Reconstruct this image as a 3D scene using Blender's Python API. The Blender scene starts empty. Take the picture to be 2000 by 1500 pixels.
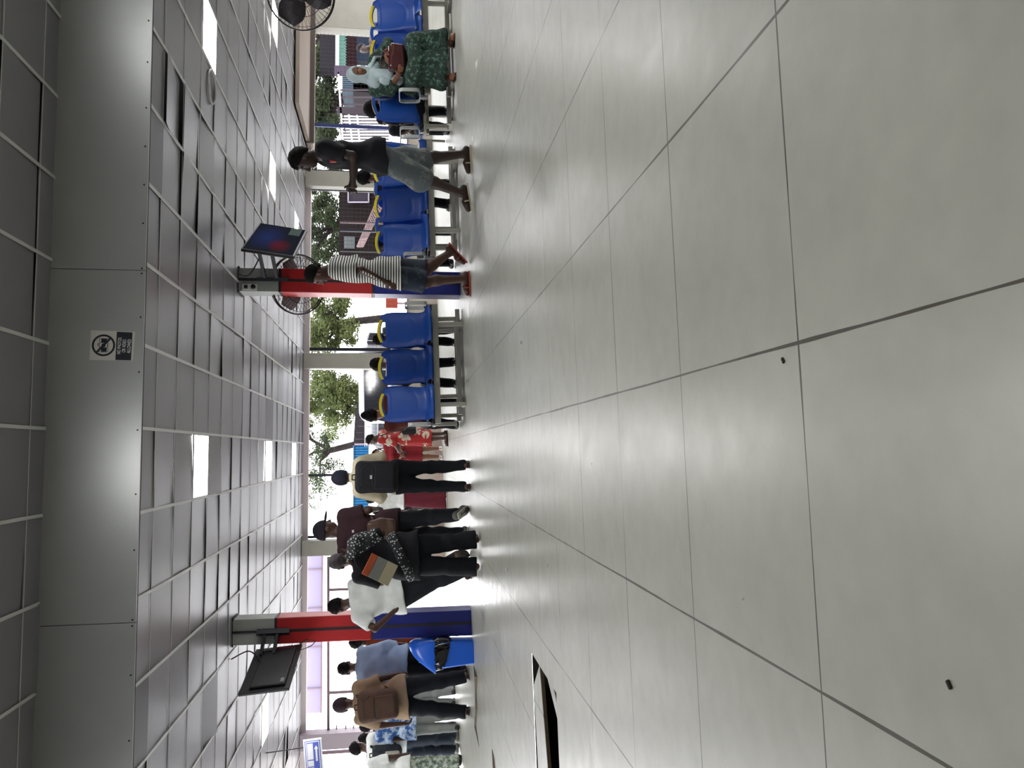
import bpy, bmesh, math, random
import numpy as np
from mathutils import Vector, Matrix
random.seed(7)
C = bpy.context.scene.collection
PI = math.pi
# ---------------------------------------------------------------- helpers
def S(r, g, b):
    f = lambda c: (c/12.92 if c <= .04045 else ((c+.055)/1.055)**2.4)
    return (f(r/255), f(g/255), f(b/255), 1)
MATS = {}
def mat(name, col, rough=.6, metal=0., var=0., vscale=6., bump=0., bscale=60., spec=.5, stretch=None, trans=0.):
    """plain procedural surface: base colour with a little noise variation and bump"""
    if name in MATS: return MATS[name]
    m = bpy.data.materials.new(name); m.use_nodes = True
    nt = m.node_tree; b = nt.nodes['Principled BSDF']
    b.inputs['Base Color'].default_value = col
    b.inputs['Roughness'].default_value = rough
    b.inputs['Metallic'].default_value = metal
    b.inputs['Specular IOR Level'].default_value = spec
    tc = nt.nodes.new('ShaderNodeTexCoord')
    src = tc.outputs['Object']
    if stretch:
        mp = nt.nodes.new('ShaderNodeMapping'); mp.inputs['Scale'].default_value = stretch
        nt.links.new(src, mp.inputs['Vector']); src = mp.outputs['Vector']
    if var:
        n = nt.nodes.new('ShaderNodeTexNoise'); n.inputs['Scale'].default_value = vscale; n.inputs['Detail'].default_value = 5
        nt.links.new(src, n.inputs['Vector'])
        r = nt.nodes.new('ShaderNodeMapRange'); r.inputs['From Min'].default_value = .3; r.inputs['From Max'].default_value = .7
        r.inputs['To Min'].default_value = 1-var; r.inputs['To Max'].default_value = 1+var
        nt.links.new(n.outputs['Fac'], r.inputs['Value'])
        mx = nt.nodes.new('ShaderNodeMix'); mx.data_type = 'RGBA'; mx.blend_type = 'MULTIPLY'; mx.inputs['Factor'].default_value = 1
        mx.inputs['A'].default_value = col
        nt.links.new(r.outputs['Result'], mx.inputs['B']); nt.links.new(mx.outputs['Result'], b.inputs['Base Color'])
    if bump:
        n2 = nt.nodes.new('ShaderNodeTexNoise'); n2.inputs['Scale'].default_value = bscale; n2.inputs['Detail'].default_value = 3
        nt.links.new(src, n2.inputs['Vector'])
        bp = nt.nodes.new('ShaderNodeBump'); bp.inputs['Strength'].default_value = bump; bp.inputs['Distance'].default_value = .01
        nt.links.new(n2.outputs['Fac'], bp.inputs['Height']); nt.links.new(bp.outputs['Normal'], b.inputs['Normal'])
    if trans:
        t = nt.nodes.new('ShaderNodeBsdfTranslucent'); t.inputs['Color'].default_value = col
        ms = nt.nodes.new('ShaderNodeMixShader'); ms.inputs['Fac'].default_value = trans
        o = nt.nodes['Material Output']
        nt.links.new(b.outputs[0], ms.inputs[1]); nt.links.new(t.outputs[0], ms.inputs[2]); nt.links.new(ms.outputs[0], o.inputs['Surface'])
    MATS[name] = m
    return m
def emat(name, col, strength):
    m = bpy.data.materials.new(name); m.use_nodes = True; nt = m.node_tree
    nt.nodes.remove(nt.nodes['Principled BSDF']); e = nt.nodes.new('ShaderNodeEmission')
    e.inputs['Color'].default_value = col; e.inputs['Strength'].default_value = strength
    nt.links.new(e.outputs[0], nt.nodes['Material Output'].inputs['Surface']); return m
def patmat(name, kind, c1, c2, scale, rough=.8, p=.5):
    """woven or printed cloth: stripes, speckle, blotch, flowers, tie-dye (all in object space)"""
    m = bpy.data.materials.new(name); m.use_nodes = True; nt = m.node_tree; b = nt.nodes['Principled BSDF']
    b.inputs['Roughness'].default_value = rough; L = nt.links
    tc = nt.nodes.new('ShaderNodeTexCoord'); rp = nt.nodes.new('ShaderNodeMix'); rp.data_type = 'RGBA'
    rp.inputs['A'].default_value = c1; rp.inputs['B'].default_value = c2
    def M(op, a, bb=None):
        n = nt.nodes.new('ShaderNodeMath'); n.operation = op
        for i, v in enumerate((a, bb)):
            if v is None: continue
            if isinstance(v, (int, float)): n.inputs[i].default_value = v
            else: L.new(v, n.inputs[i])
        return n.outputs[0]
    if kind == 'stripes':
        s = nt.nodes.new('ShaderNodeSeparateXYZ'); L.new(tc.outputs['Object'], s.inputs[0])
        fac = M('GREATER_THAN', M('FRACT', M('MULTIPLY', s.outputs['Z'], scale)), p)
    elif kind == 'speckle':
        v = nt.nodes.new('ShaderNodeTexVoronoi'); v.inputs['Scale'].default_value = scale; L.new(tc.outputs['Object'], v.inputs['Vector'])
        fac = M('LESS_THAN', v.outputs['Distance'], p)
    elif kind == 'flowers':
        v = nt.nodes.new('ShaderNodeTexVoronoi'); v.inputs['Scale'].default_value = scale; v.inputs['Randomness'].default_value = .75
        L.new(tc.outputs['Object'], v.inputs['Vector'])
        d = nt.nodes.new('ShaderNodeVectorMath'); d.operation = 'SUBTRACT'; L.new(tc.outputs['Object'], d.inputs[0]); L.new(v.outputs['Position'], d.inputs[1])
        s = nt.nodes.new('ShaderNodeSeparateXYZ'); L.new(d.outputs[0], s.inputs[0])
        a = M('ARCTAN2', s.outputs['Z'], M('ADD', s.outputs['X'], s.outputs['Y']))
        r = M('MULTIPLY', M('ADD', M('ABSOLUTE', M('COSINE', M('MULTIPLY', a, 2.5))), .45), p*.62)
        fac = M('MULTIPLY', M('LESS_THAN', v.outputs['Distance'], r), M('GREATER_THAN', v.outputs['Distance'], .05))
    elif kind == 'blotch':
        n = nt.nodes.new('ShaderNodeTexNoise'); n.inputs['Scale'].default_value = scale; n.inputs['Detail'].default_value = 6; n.inputs['Roughness'].default_value = .7
        L.new(tc.outputs['Object'], n.inputs['Vector'])
        r = nt.nodes.new('ShaderNodeMapRange'); r.inputs['From Min'].default_value = p-.06; r.inputs['From Max'].default_value = p+.06; L.new(n.outputs['Fac'], r.inputs['Value'])
        fac = r.outputs['Result']
    L.new(fac, rp.inputs['Factor']); L.new(rp.outputs['Result'], b.inputs['Base Color'])
    MATS[name] = m
    return m

def cr(pts, n=6):
    P = [Vector(p) for p in pts]; P = [P[0]*2-P[1]]+P+[P[-1]*2-P[-2]]; o = []
    for a, b, c, d in zip(P, P[1:], P[2:], P[3:]):
        for i in range(n):
            t = i/n; o.append(.5*((2*b)+(c-a)*t+(2*a-5*b+4*c-d)*t*t+(3*b-a-3*c+d)*t**3))
    return o+[P[-2]]
class MB:
    """collects shapes in one bmesh and links them as ONE mesh object"""
    def __init__(s): s.bm = bmesh.new()
    def box(s, c, d, rot=None, bevel=0):
        r = bmesh.ops.create_cube(s.bm, size=1)
        M = Matrix.Translation(c) @ (rot.to_4x4() if rot else Matrix()) @ Matrix.Diagonal((*d, 1))
        bmesh.ops.transform(s.bm, matrix=M, verts=r['verts'])
        if bevel:
            es = {e for v in r['verts'] for e in v.link_edges}
            bmesh.ops.bevel(s.bm, geom=list(es), offset=bevel, segments=2, profile=.5, affect='EDGES')
        return s
    def b2(s, a, b, bevel=0):
        a, b = Vector(a), Vector(b); return s.box((a+b)/2, [abs(x) for x in (b-a)], None, bevel)
    def bar(s, a, b, w, h=None, bevel=0):
        a, b = Vector(a), Vector(b); d = b-a; q = d.to_track_quat('Z', 'Y').to_matrix()
        return s.box((a+b)/2, (w, h or w, d.length), q, bevel)
    def tube(s, pts, r, n=8, closed=False):
        pts = [Vector(p) for p in pts]; k = len(pts); rings = []; prev = None
        for i, p in enumerate(pts):
            t = (pts[(i+1) % k]-pts[i-1]) if closed else (pts[min(i+1, k-1)]-pts[max(i-1, 0)])
            t.normalize()
            if prev is None:
                u = t.orthogonal().normalized()
            else:
                u = (prev-t*prev.dot(t)); u = u.normalized() if u.length > 1e-6 else t.orthogonal().normalized()
            prev = u; w = t.cross(u); rr = r[i] if isinstance(r, (list, tuple)) else r
            rings.append([s.bm.verts.new(p+(u*math.cos(2*PI*j/n)+w*math.sin(2*PI*j/n))*rr) for j in range(n)])
        for i in range(k if closed else k-1):
            A, B = rings[i], rings[(i+1) % k]
            for j in range(n): s.bm.faces.new((A[j], A[(j+1) % n], B[(j+1) % n], B[j]))
        if not closed:
            s.bm.faces.new(rings[0][::-1]); s.bm.faces.new(rings[-1])
        return s
    def lathe(s, prof, c=(0, 0, 0), n=24, rot=None, cap=True):
        c = Vector(c); R = rot or Matrix.Identity(3); rings = []
        for r, z in prof:
            rings.append([s.bm.verts.new(c+R@Vector((r*math.cos(2*PI*j/n), r*math.sin(2*PI*j/n), z))) for j in range(n)])
        for A, B in zip(rings, rings[1:]):
            for j in range(n): s.bm.faces.new((A[j], A[(j+1) % n], B[(j+1) % n], B[j]))
        if cap:
            s.bm.faces.new(rings[0][::-1]); s.bm.faces.new(rings[-1])
        return s
    def prism(s, poly, ext):
        ext = Vector(ext); a = [s.bm.verts.new(Vector(p)) for p in poly]; b = [s.bm.verts.new(Vector(p)+ext) for p in poly]
        n = len(a); s.bm.faces.new(a[::-1]); s.bm.faces.new(b)
        for j in range(n): s.bm.faces.new((a[j], a[(j+1) % n], b[(j+1) % n], b[j]))
        return s
    def quad(s, *p):
        s.bm.faces.new([s.bm.verts.new(Vector(q)) for q in p]); return s
    def build(s, name, m, parent=None, smooth=False, loc=None):
        bmesh.ops.recalc_face_normals(s.bm, faces=s.bm.faces[:])
        me = bpy.data.meshes.new(name); s.bm.to_mesh(me); s.bm.free()
        if smooth:
            me.polygons.foreach_set('use_smooth', [True]*len(me.polygons))
        return link(name, me, m, parent, loc)
def link(name, me, m, parent=None, loc=None):
    o = bpy.data.objects.new(name, me); C.objects.link(o)
    if m: me.materials.append(m)
    if parent: o.parent = parent
    if loc is not None: o.location = loc
    return o
def smooth_by_angle(o, a=35):
    with bpy.context.temp_override(object=o, active_object=o, selected_objects=[o], selected_editable_objects=[o]):
        pass
    me = o.data; me.polygons.foreach_set('use_smooth', [True]*len(me.polygons))
    bm = bmesh.new(); bm.from_mesh(me)
    for e in bm.edges:
        if len(e.link_faces) == 2 and e.calc_face_angle(0) > math.radians(a): e.smooth = False
    bm.to_mesh(me); bm.free(); return o
def tag(o, label=None, cat=None, group=None, kind=None):
    if label: o['label'] = label
    if cat: o['category'] = cat
    if group: o['group'] = group
    if kind: o['kind'] = kind
    return o
def empty(name, loc=(0, 0, 0), rz=0, **kw):
    o = bpy.data.objects.new(name, None); C.objects.link(o); o.location = loc; o.rotation_euler = (0, 0, rz)
    o.empty_display_size = .1
    return tag(o, **kw)
KIDS = {}
def copy_tree(o, parent=None):
    c = o.copy(); C.objects.link(c)
    if parent: c.parent = parent
    for ch in list(o.children): copy_tree(ch, c)
    return c
# ---------------------------------------------------------------- camera calibration (2000x1500 frame; the phone was held sideways, so world up is image left)
FPX = 1560.
CAMZ = .69
XC = Vector((0.99651431, -0.01142323, 0.08263625)); YC = Vector((-0.08341869, -0.14535075, 0.98585723)); ZC = Vector((7.49566071e-04, -0.989314243, -0.145797008))
XC.normalize(); YC = (YC-XC*XC.dot(YC)).normalized(); ZC = XC.cross(YC)*1.0
if ZC.y > 0: ZC = -ZC
CAM = Vector((0, 0, CAMZ))
NF = Vector((-0.02722053, 0.01640397, 0.99949485)); HF = .69
def ray(x, y):
    c = Vector(((1500-y)-750., x-1000., FPX)); return Vector((XC.dot(c), YC.dot(c), ZC.dot(c)))
def FL(x, y):                       # where a pixel's sight line meets the (slightly sloping) floor
    r = ray(x, y); return CAM+r*(-HF/NF.dot(r))
def AT(x, y, Y):                    # the point of a sight line at depth Y
    r = ray(x, y); return CAM+r*(Y/r.y)
def CE(x, y, z):
    r = ray(x, y); return CAM+r*((z-CAMZ)/r.z)
def fz(x, y):                       # floor height
    return CAMZ+(-HF-NF.x*x-NF.y*y)/NF.z
cam = bpy.data.cameras.new('camera'); co = bpy.data.objects.new('camera', cam); C.objects.link(co)
cam.sensor_fit = 'HORIZONTAL'; cam.sensor_width = 36; cam.lens = 36*FPX/2000; cam.clip_end = 300; cam.clip_start = .02
# camera axes in world: image right = world down, image up = world right
rgt = Vector((XC.y, YC.y, ZC.y)); up = Vector((XC.x, YC.x, ZC.x)); back = -Vector((XC.z, YC.z, ZC.z))
co.matrix_world = Matrix(((rgt.x, up.x, back.x, 0), (rgt.y, up.y, back.y, 0), (rgt.z, up.z, back.z, CAMZ), (0, 0, 0, 1)))
bpy.context.scene.camera = co
vs = bpy.context.scene.view_settings
vs.view_transform = 'Standard'; vs.look = 'None'; vs.gamma = 1; vs.use_curve_mapping = False; vs.exposure = .9
# ---------------------------------------------------------------- the hall: floor, ceiling, fascia, walls
YB = -5.0; YW = 16.6; XL = -11.0; XR = 12.0; CZ = 2.5; NZ = 3.13; YF = 6.08
def floor_mat():
    m = bpy.data.materials.new('vinyl_floor'); m.use_nodes = True; nt = m.node_tree; b = nt.nodes['Principled BSDF']; L = nt.links
    tc = nt.nodes.new('ShaderNodeTexCoord'); s = nt.nodes.new('ShaderNodeSeparateXYZ'); L.new(tc.outputs['Object'], s.inputs[0])
    def M(op, *a):
        n = nt.nodes.new('ShaderNodeMath'); n.operation = op
        for i, v in enumerate(a):
            if isinstance(v, (int, float)): n.inputs[i].default_value = v
            else: L.new(v, n.inputs[i])
        return n.outputs[0]
    def line(co, x0, T, w):
        d = M('MULTIPLY', M('ABSOLUTE', M('SUBTRACT', M('FRACT', M('ADD', M('DIVIDE', M('SUBTRACT', co, x0), T), .5)), .5)), T)
        return M('LESS_THAN', d, w)
    wob = nt.nodes.new('ShaderNodeTexNoise'); wob.inputs['Scale'].default_value = 1.3; L.new(tc.outputs['Object'], wob.inputs['Vector'])
    wx = M('MULTIPLY', M('SUBTRACT', wob.outputs['Fac'], .5), .008)
    # the joint opens and closes along its run
    jw = nt.nodes.new('ShaderNodeTexNoise'); jw.inputs['Scale'].default_value = 2.2; jw.inputs['Detail'].default_value = 4; L.new(tc.outputs['Object'], jw.inputs['Vector'])
    wv = M('MULTIPLY', M('SUBTRACT', jw.outputs['Fac'], .2), .0075)
    la = line(M('ADD', s.outputs['X'], wx), .184, .6035, M('MULTIPLY', wv, 1.3)); lb = line(M('ADD', s.outputs['Y'], wx), 1.3135, .6165, wv)
    g = M('MAXIMUM', la, lb)
    n1 = nt.nodes.new('ShaderNodeTexNoise'); n1.inputs['Scale'].default_value = 1.1; n1.inputs['Detail'].default_value = 8; n1.inputs['Roughness'].default_value = .62; L.new(tc.outputs['Object'], n1.inputs['Vector'])
    n2 = nt.nodes.new('ShaderNodeTexNoise'); n2.inputs['Scale'].default_value = 14; n2.inputs['Detail'].default_value = 4; L.new(tc.outputs['Object'], n2.inputs['Vector'])
    vo = nt.nodes.new('ShaderNodeTexVoronoi'); vo.inputs['Scale'].default_value = 3.1; L.new(tc.outputs['Object'], vo.inputs['Vector'])
    speck = M('LESS_THAN', vo.outputs['Distance'], .012)
    cr = nt.nodes.new('ShaderNodeMapRange'); cr.inputs['From Min'].default_value = .25; cr.inputs['From Max'].default_value = .75; cr.inputs['To Min'].default_value = .80; cr.inputs['To Max'].default_value = 1.16
    L.new(M('ADD', M('MULTIPLY', n1.outputs['Fac'], .7), M('MULTIPLY', n2.outputs['Fac'], .3)), cr.inputs['Value'])
    base = nt.nodes.new('ShaderNodeMix'); base.data_type = 'RGBA'; base.blend_type = 'MULTIPLY'; base.inputs['Factor'].default_value = 1; base.inputs['A'].default_value = S(164, 165, 155)
    L.new(cr.outputs['Result'], base.inputs['B'])
    mg = nt.nodes.new('ShaderNodeMix'); mg.data_type = 'RGBA'; mg.inputs['B'].default_value = S(58, 52, 42); L.new(base.outputs['Result'], mg.inputs['A'])
    L.new(M('MULTIPLY', M('MAXIMUM', g, speck), .95), mg.inputs['Factor'])
    L.new(mg.outputs['Result'], b.inputs['Base Color'])
    # wax swirls and scuffs vary the gloss
    n3 = nt.nodes.new('ShaderNodeTexNoise'); n3.inputs['Scale'].default_value = 8; n3.inputs['Detail'].default_value = 8; n3.inputs['Distortion'].default_value = .4; L.new(tc.outputs['Object'], n3.inputs['Vector'])
    rr = nt.nodes.new('ShaderNodeMapRange'); rr.inputs['From Min'].default_value = .1; rr.inputs['From Max'].default_value = .9; rr.inputs['To Min'].default_value = .24; rr.inputs['To Max'].default_value = .44
    L.new(n3.outputs['Fac'], rr.inputs['Value']); L.new(rr.outputs['Result'], b.inputs['Roughness'])
    bp = nt.nodes.new('ShaderNodeBump'); bp.inputs['Strength'].default_value = .12; bp.inputs['Distance'].default_value = .01
    L.new(n2.outputs['Fac'], bp.inputs['Height']); L.new(bp.outputs['Normal'], b.inputs['Normal'])
    b.inputs['Specular IOR Level'].default_value = .55
    return m
HX0, HX1, HY0, HY1 = -3.3, -1.19, 3.96, 4.74          # the opening where the floor covering has been lifted
m = MB(); xs = [XL, HX0, HX1, XR]; ys = [YB, HY0, HY1, YW+.3]
F3 = lambda x, y, d=0: (x, y, fz(x, y)+d)
for i in range(3):
    for j in range(3):
        if i == 1 and j == 1: continue
        m.quad(F3(xs[i], ys[j]), F3(xs[i+1], ys[j]), F3(xs[i+1], ys[j+1]), F3(xs[i], ys[j+1]))
bmesh.ops.remove_doubles(m.bm, verts=m.bm.verts, dist=1e-4)
tag(m.build('floor', floor_mat()), kind='structure')
dark = mat('pit_concrete', S(40, 37, 32), .95, var=.4, vscale=9)
m = MB(); cs = [(HX0, HY0), (HX1, HY0), (HX1, HY1), (HX0, HY1)]
for a, b_ in zip(cs, cs[1:]+cs[:1]): m.quad(F3(*a, -.001), F3(*b_, -.001), F3(*b_, -.16), F3(*a, -.16))
m.quad(*[F3(*c, -.16) for c in cs])
tag(m.build('floor_pit', dark), kind='structure')
# ceiling: tiles of one suspended grid, each sagging a little its own way; T-bars between them
TX, TX0, TY, TY0 = .606, .19, .59, 6.45
LIGHTS = [(-1, 2), (-1, 9), (-1, 14), (6, 2), (6, 9), (6, 14), (10, 9), (10, 2), (-7, 9), (-7, 2), (-7, 14), (-13, 9), (-13, 2), (13, 14)]  # panels past the frame edge are unseen, included for their light
tile_m = mat('ceiling_tile', S(128, 126, 131), .36, var=.05, vscale=3, spec=.45)
bar_m = mat('ceiling_grid_bar', S(206, 206, 204), .5)
rng = random.Random(3)
def ceil_part(name, z, x0, x1, y0, y1, tx0, ty0, skip, ytrans):
    m = MB(); bars = MB()
    i0, i1 = math.floor((x0-tx0)/TX), math.ceil((x1-tx0)/TX); j0, j1 = math.floor((y0-ty0)/TY), math.ceil((y1-ty0)/TY)
    for i in range(i0, i1):
        for j in range(j0, j1):
            a, b_ = max(x0, tx0+i*TX), min(x1, tx0+(i+1)*TX); c, d = max(y0, ty0+j*TY), min(y1, ty0+(j+1)*TY)
            if b_-a < .02 or d-c < .02 or (i, j) in skip: continue
            t = rng.gauss(0, .005); u = rng.gauss(0, .003); sag = abs(rng.gauss(0, .002)); loose = rng.random() < .05
            if loose: t += rng.choice((-1, 1))*rng.uniform(.008, .02)
            n = 3; grid = []
            for q in range(n+1):
                row = []
                for p in range(n+1):
                    fx, fy = p/n, q/n
                    zz = z+.006+t*(fy-.5)*2+u*(fx-.5)*2-sag*16*fx*(1-fx)*fy*(1-fy)
                    row.append(m.bm.verts.new((a+.002+(b_-a-.004)*fx, c+.003+(d-c-.006)*fy, zz)))
                grid.append(row)
            for q in range(n):
                for p in range(n): m.bm.faces.new((grid[q][p], grid[q+1][p], grid[q+1][p+1], grid[q][p+1]))
    for i in range(i0, i1+1):
        x = tx0+i*TX
        if x0 < x < x1: bars.b2((x-.012, y0, z-.006), (x+.012, y1, z+.002))
    for j in range(j0, j1+1):
        y = ty0+j*TY
        if y0 < y < y1: bars.b2((x0, y-.004, z-.003), (x1, y+.004, z+.001))
    o = m.build(name, tile_m); me = o.data; me.polygons.foreach_set('use_smooth', [True]*len(me.polygons))
    tag(o, kind='structure'); b = bars.build(name+'_grid', bar_m); tag(b, kind='structure')
ceil_part('ceiling', CZ, XL, XR, YF, YW, TX0, TY0, set(LIGHTS), 0)
NEARL = [(-1, -3), (6, -3), (-7, -3), (12, -3), (-1, -8), (6, -8)]  # unseen: front row read off the fascia glow, rear row added as fill
ceil_part('ceiling_upper', NZ, XL, XR, YB, YF, TX0, 5.24, set(NEARL), 0)
m = MB(); m.b2((XL, YF, CZ+.09), (XR, YW+.6, CZ+.12)).b2((XL, YB, NZ+.09), (XR, YF, NZ+.12)); tag(m.build('ceiling_slab', mat('plenum', S(60, 60, 60), .9)), kind='structure')
# step between the two ceilings: grey sheet fascia with joints and screws
fas = mat('fascia_sheet', S(182, 185, 184), .33, .3, var=.03, vscale=2, bump=.05, bscale=90, spec=.5)
m = MB(); seams = [XL, -1.0-.905, AT(195, 527, YF).x, AT(195, 1218, YF).x]; xsm = sorted({XL, AT(195, 1218, YF).x, AT(195, 527, YF).x, 4.3, 6.8, XR, -4, -6.5})
for a, b_ in zip(xsm, xsm[1:]): m.b2((a+.0025, YF-.012, CZ-.012), (b_-.0025, YF+.0, NZ+.04))
o = tag(m.build('trim_1', fas), kind='structure')
m = MB(); m.b2((XL, YF+.001, CZ-.01), (XR, YF+.03, NZ+.1)); tag(m.build('trim_2', mat('fascia_backing', S(55, 55, 52), .8)), kind='structure')
scr = MB(); sx = [AT(x, y, YF).x for x, y in [(291, 42), (290, 123), (287, 212), (284, 287), (283, 362), (281, 437), (278, 525), (277, 535), (274, 620), (271, 727), (268, 840), (265, 965), (261, 1074), (255, 1210), (254, 1222), (251, 1318), (246, 1446)]]
for x in sx: scr.lathe([(.006, 0), (.006, .004)], (x, YF-.012, CZ+.012), 8, Matrix.Rotation(PI/2, 3, 'X'))
tag(scr.build('trim_3', mat('screw', S(30, 30, 30), .5, .6)), kind='structure')
# light panels: a frame and its diffuser
dif = emat('lamp_diffuser', (1, .985, .97, 1), 18.5); frm = mat('lamp_frame', S(205, 205, 205), .4)
def lamp(i, j, z, ty0, label):
    x = TX0+i*TX; y = ty0+j*TY; e = empty('ceiling_light', (x+TX/2, y+TY/2, z), label=label, cat='ceiling light', group='square light panels in the suspended ceiling')
    hx, hy = TX/2-.008, TY/2-.008
    MB().b2((-hx+.012, -hy+.012, -.004), (hx-.012, hy-.012, .002)).build('diffuser', dif, e)
    m = MB()
    for s in (-1, 1): m.b2((s*hx, -hy, -.007), (s*(hx-.012), hy, .004)).b2((-hx+.012, s*hy, -.007), (hx-.012, s*(hy-.012), .004))
    m.build('frame', frm, e)
LL = {(-1, 2): 'largest square light panel, straight ahead just behind the grey step', (-1, 9): 'square light panel in the middle column, second from the step', (-1, 14): 'square light panel in the middle column, farthest and smallest',
      (6, 2): 'big light panel at the right beside the round ceiling ring', (6, 9): 'light panel above the head of the walker in black', (6, 14): 'small light panel beside the hanging screen with red and blue patches',
      (10, 9): 'light panel above the fan in the right top corner', (-7, 9): 'light panel left of the dark hanging screen'}
for i, j in LIGHTS: lamp(i, j, CZ, TY0, LL.get((i, j), 'unseen square light panel beyond the picture edge'))
for i, j in NEARL: lamp(i, j, NZ, 5.24, 'unseen square light panel in the higher ceiling above the viewer')
p = CE(412, 170, CZ)
tag(MB().tube([(p.x+.16*math.cos(a), p.y+.16*math.sin(a), CZ-.008) for a in np.linspace(0, 2*PI, 40, endpoint=False)], .011, 6, True).build('ceiling_ring', mat('ring_white', S(196, 190, 190), .5), None, True), 'thin white ring trim on the ceiling left of the big right light panel', 'ceiling speaker')
# right soffit: lowered boarded strip at the far right end of the ceiling
sof = mat('soffit_board', S(150, 135, 122), .5, var=.1, stretch=(1, 8, 1)); sdk = mat('soffit_edge', S(62, 50, 44), .6)
a = AT(600, 290, YW).x
m = MB(); m.b2((a, YW-.35, CZ-.16), (XR, YW+.05, CZ-.1)); m.b2((a, YW-2.2, CZ-.1), (XR, YW+.05, CZ-.03))
tag(m.build('trim_4', sof), kind='structure'); tag(MB().b2((a-.02, YW-.4, CZ-.19), (XR, YW-.35, CZ-.03)).build('trim_5', sdk), kind='structure')
# outer walls: low parapet, open above, cream columns, thin dark posts
cream = mat('cream_paint', S(174, 166, 154), .6, var=.04, vscale=2); colm = mat('column_paint', S(150, 148, 138), .6, var=.06, vscale=4)
def low_wall(name, a, b_, ztop, th=.12):
    a, b_ = Vector(a), Vector(b_); n = (b_-a).normalized(); w = Vector((-n.y, n.x))*th
    m = MB(); q = [(a.x, a.y), (b_.x, b_.y), (b_.x+w.x, b_.y+w.y), (a.x+w.x, a.y+w.y)]
    m.prism([(x, y, fz(x, y)-.05) for x, y in q], (0, 0, 0)) if 0 else None
    bot = [m.bm.verts.new((x, y, fz(x, y)-.05)) for x, y in q]; top = [m.bm.verts.new((x, y, ztop)) for x, y in q]
    m.bm.faces.new(bot[::-1]); m.bm.faces.new(top)
    for k in range(4): m.bm.faces.new((bot[k], bot[(k+1) % 4], top[(k+1) % 4], top[k]))
    return tag(m.build(name, cream), kind='structure')
ZT = .40
low_wall('wall_far', (XR, YW), (-4.9, YW), ZT) if 0 else low_wall('wall_far', (-2.6, YW), (XR, YW), ZT)
low_wall('wall_right', (XR, YW), (XR, YB), ZT+.3, -.12) if 0 else None
m = MB()
m.b2((-2.6, YW-.012, -.35), (XR, YW, -.13)); tag(m.build('baseboard_far', mat('base_cream', S(176, 158, 148), .5)), kind='structure')
m = MB(); m.b2((XL, YW-.02, CZ-.10), (XR, YW+.12, CZ+.1)); tag(m.build('trim_6', mat('lintel', S(196, 184, 186), .5)), kind='structure')
wl = mat('wall_plaster', S(176, 174, 168), .8)
for n_, a, b_ in [('wall_right', (XR, YB, -.5), (XR+.12, 9, 3.2)), ('wall_back', (XL, YB-.12, -.6), (XR, YB, 3.2)), ('wall_left', (XL-.12, YB, -.9), (XL, 7, 3.2))]:
    tag(MB().b2(a, b_).build(n_, wl), kind='structure')
# cream columns of the far wall
k = 0
for xa, xb, lab in [(690, 720, 'cream column of the far wall right of the tree trunk'), (335, 365, 'cream column behind the raised forearms of the walker in black'), (1055, 1085, 'cream column rising behind the capped man in maroon'), (0, 55, 'broad cream column at the far right behind the end seat')]:
    x0, x1 = AT(640, xb, YW-.15).x, AT(640, xa, YW-.15).x
    if xa == 0: x1 += .3
    o = tag(MB().b2((x0, YW-.2, fz(x0, YW)-.05), (x1, YW+.12, CZ), .008).build('far_column', colm), lab, 'column', 'cream columns along the open far side', 'structure')
x0, x1 = AT(640, 1463, YW-.15).x, AT(640, 1432, YW-.15).x
e = tag(MB().b2((x0, YW-.2, fz(x0, YW)-.05), (x1, YW+.12, CZ), .008).build('far_column', mat('lilac_grey', S(150, 138, 146), .6)), 'lilac grey column at the far left behind the hanging direction sign', 'column', 'cream columns along the open far side', 'structure')
# ---------------------------------------------------------------- benches, pillars, screens, fans, bin, signs
AL = NF.to_track_quat('Z', 'Y').to_matrix()
_t = Vector((1, 0, 0)); _t = (_t-NF*_t.dot(NF)).normalized(); AL = Matrix((_t, NF.cross(_t), NF)).transposed()
def on_floor(o, x, y, rz=0, up=0):
    o.matrix_world = Matrix.Translation((x, y, fz(x, y)+up)) @ AL.to_4x4() @ Matrix.Rotation(rz, 4, 'Z'); return o
seat_m = mat('blue_plastic', S(36, 84, 172), .33, var=.04, vscale=5, bump=.08, bscale=500, spec=.5)
yel = mat('yellow_strip', S(226, 206, 28), .5); chrome = mat('grey_steel', S(170, 168, 158), .38, .55, var=.05); silver = mat('armrest_grey', S(178, 182, 182), .4, .2); blk = mat('black_plastic', S(28, 28, 30), .5)
def interp(tab, t):
    for a, b in zip(tab, tab[1:]):
        if t <= b[0]: k = (t-a[0])/(b[0]-a[0]); k = k*k*(3-2*k) if len(tab) < 6 else k; return [p+(q-p)*k for p, q in zip(a[1:], b[1:])]
    return list(tab[-1][1:])
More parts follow.
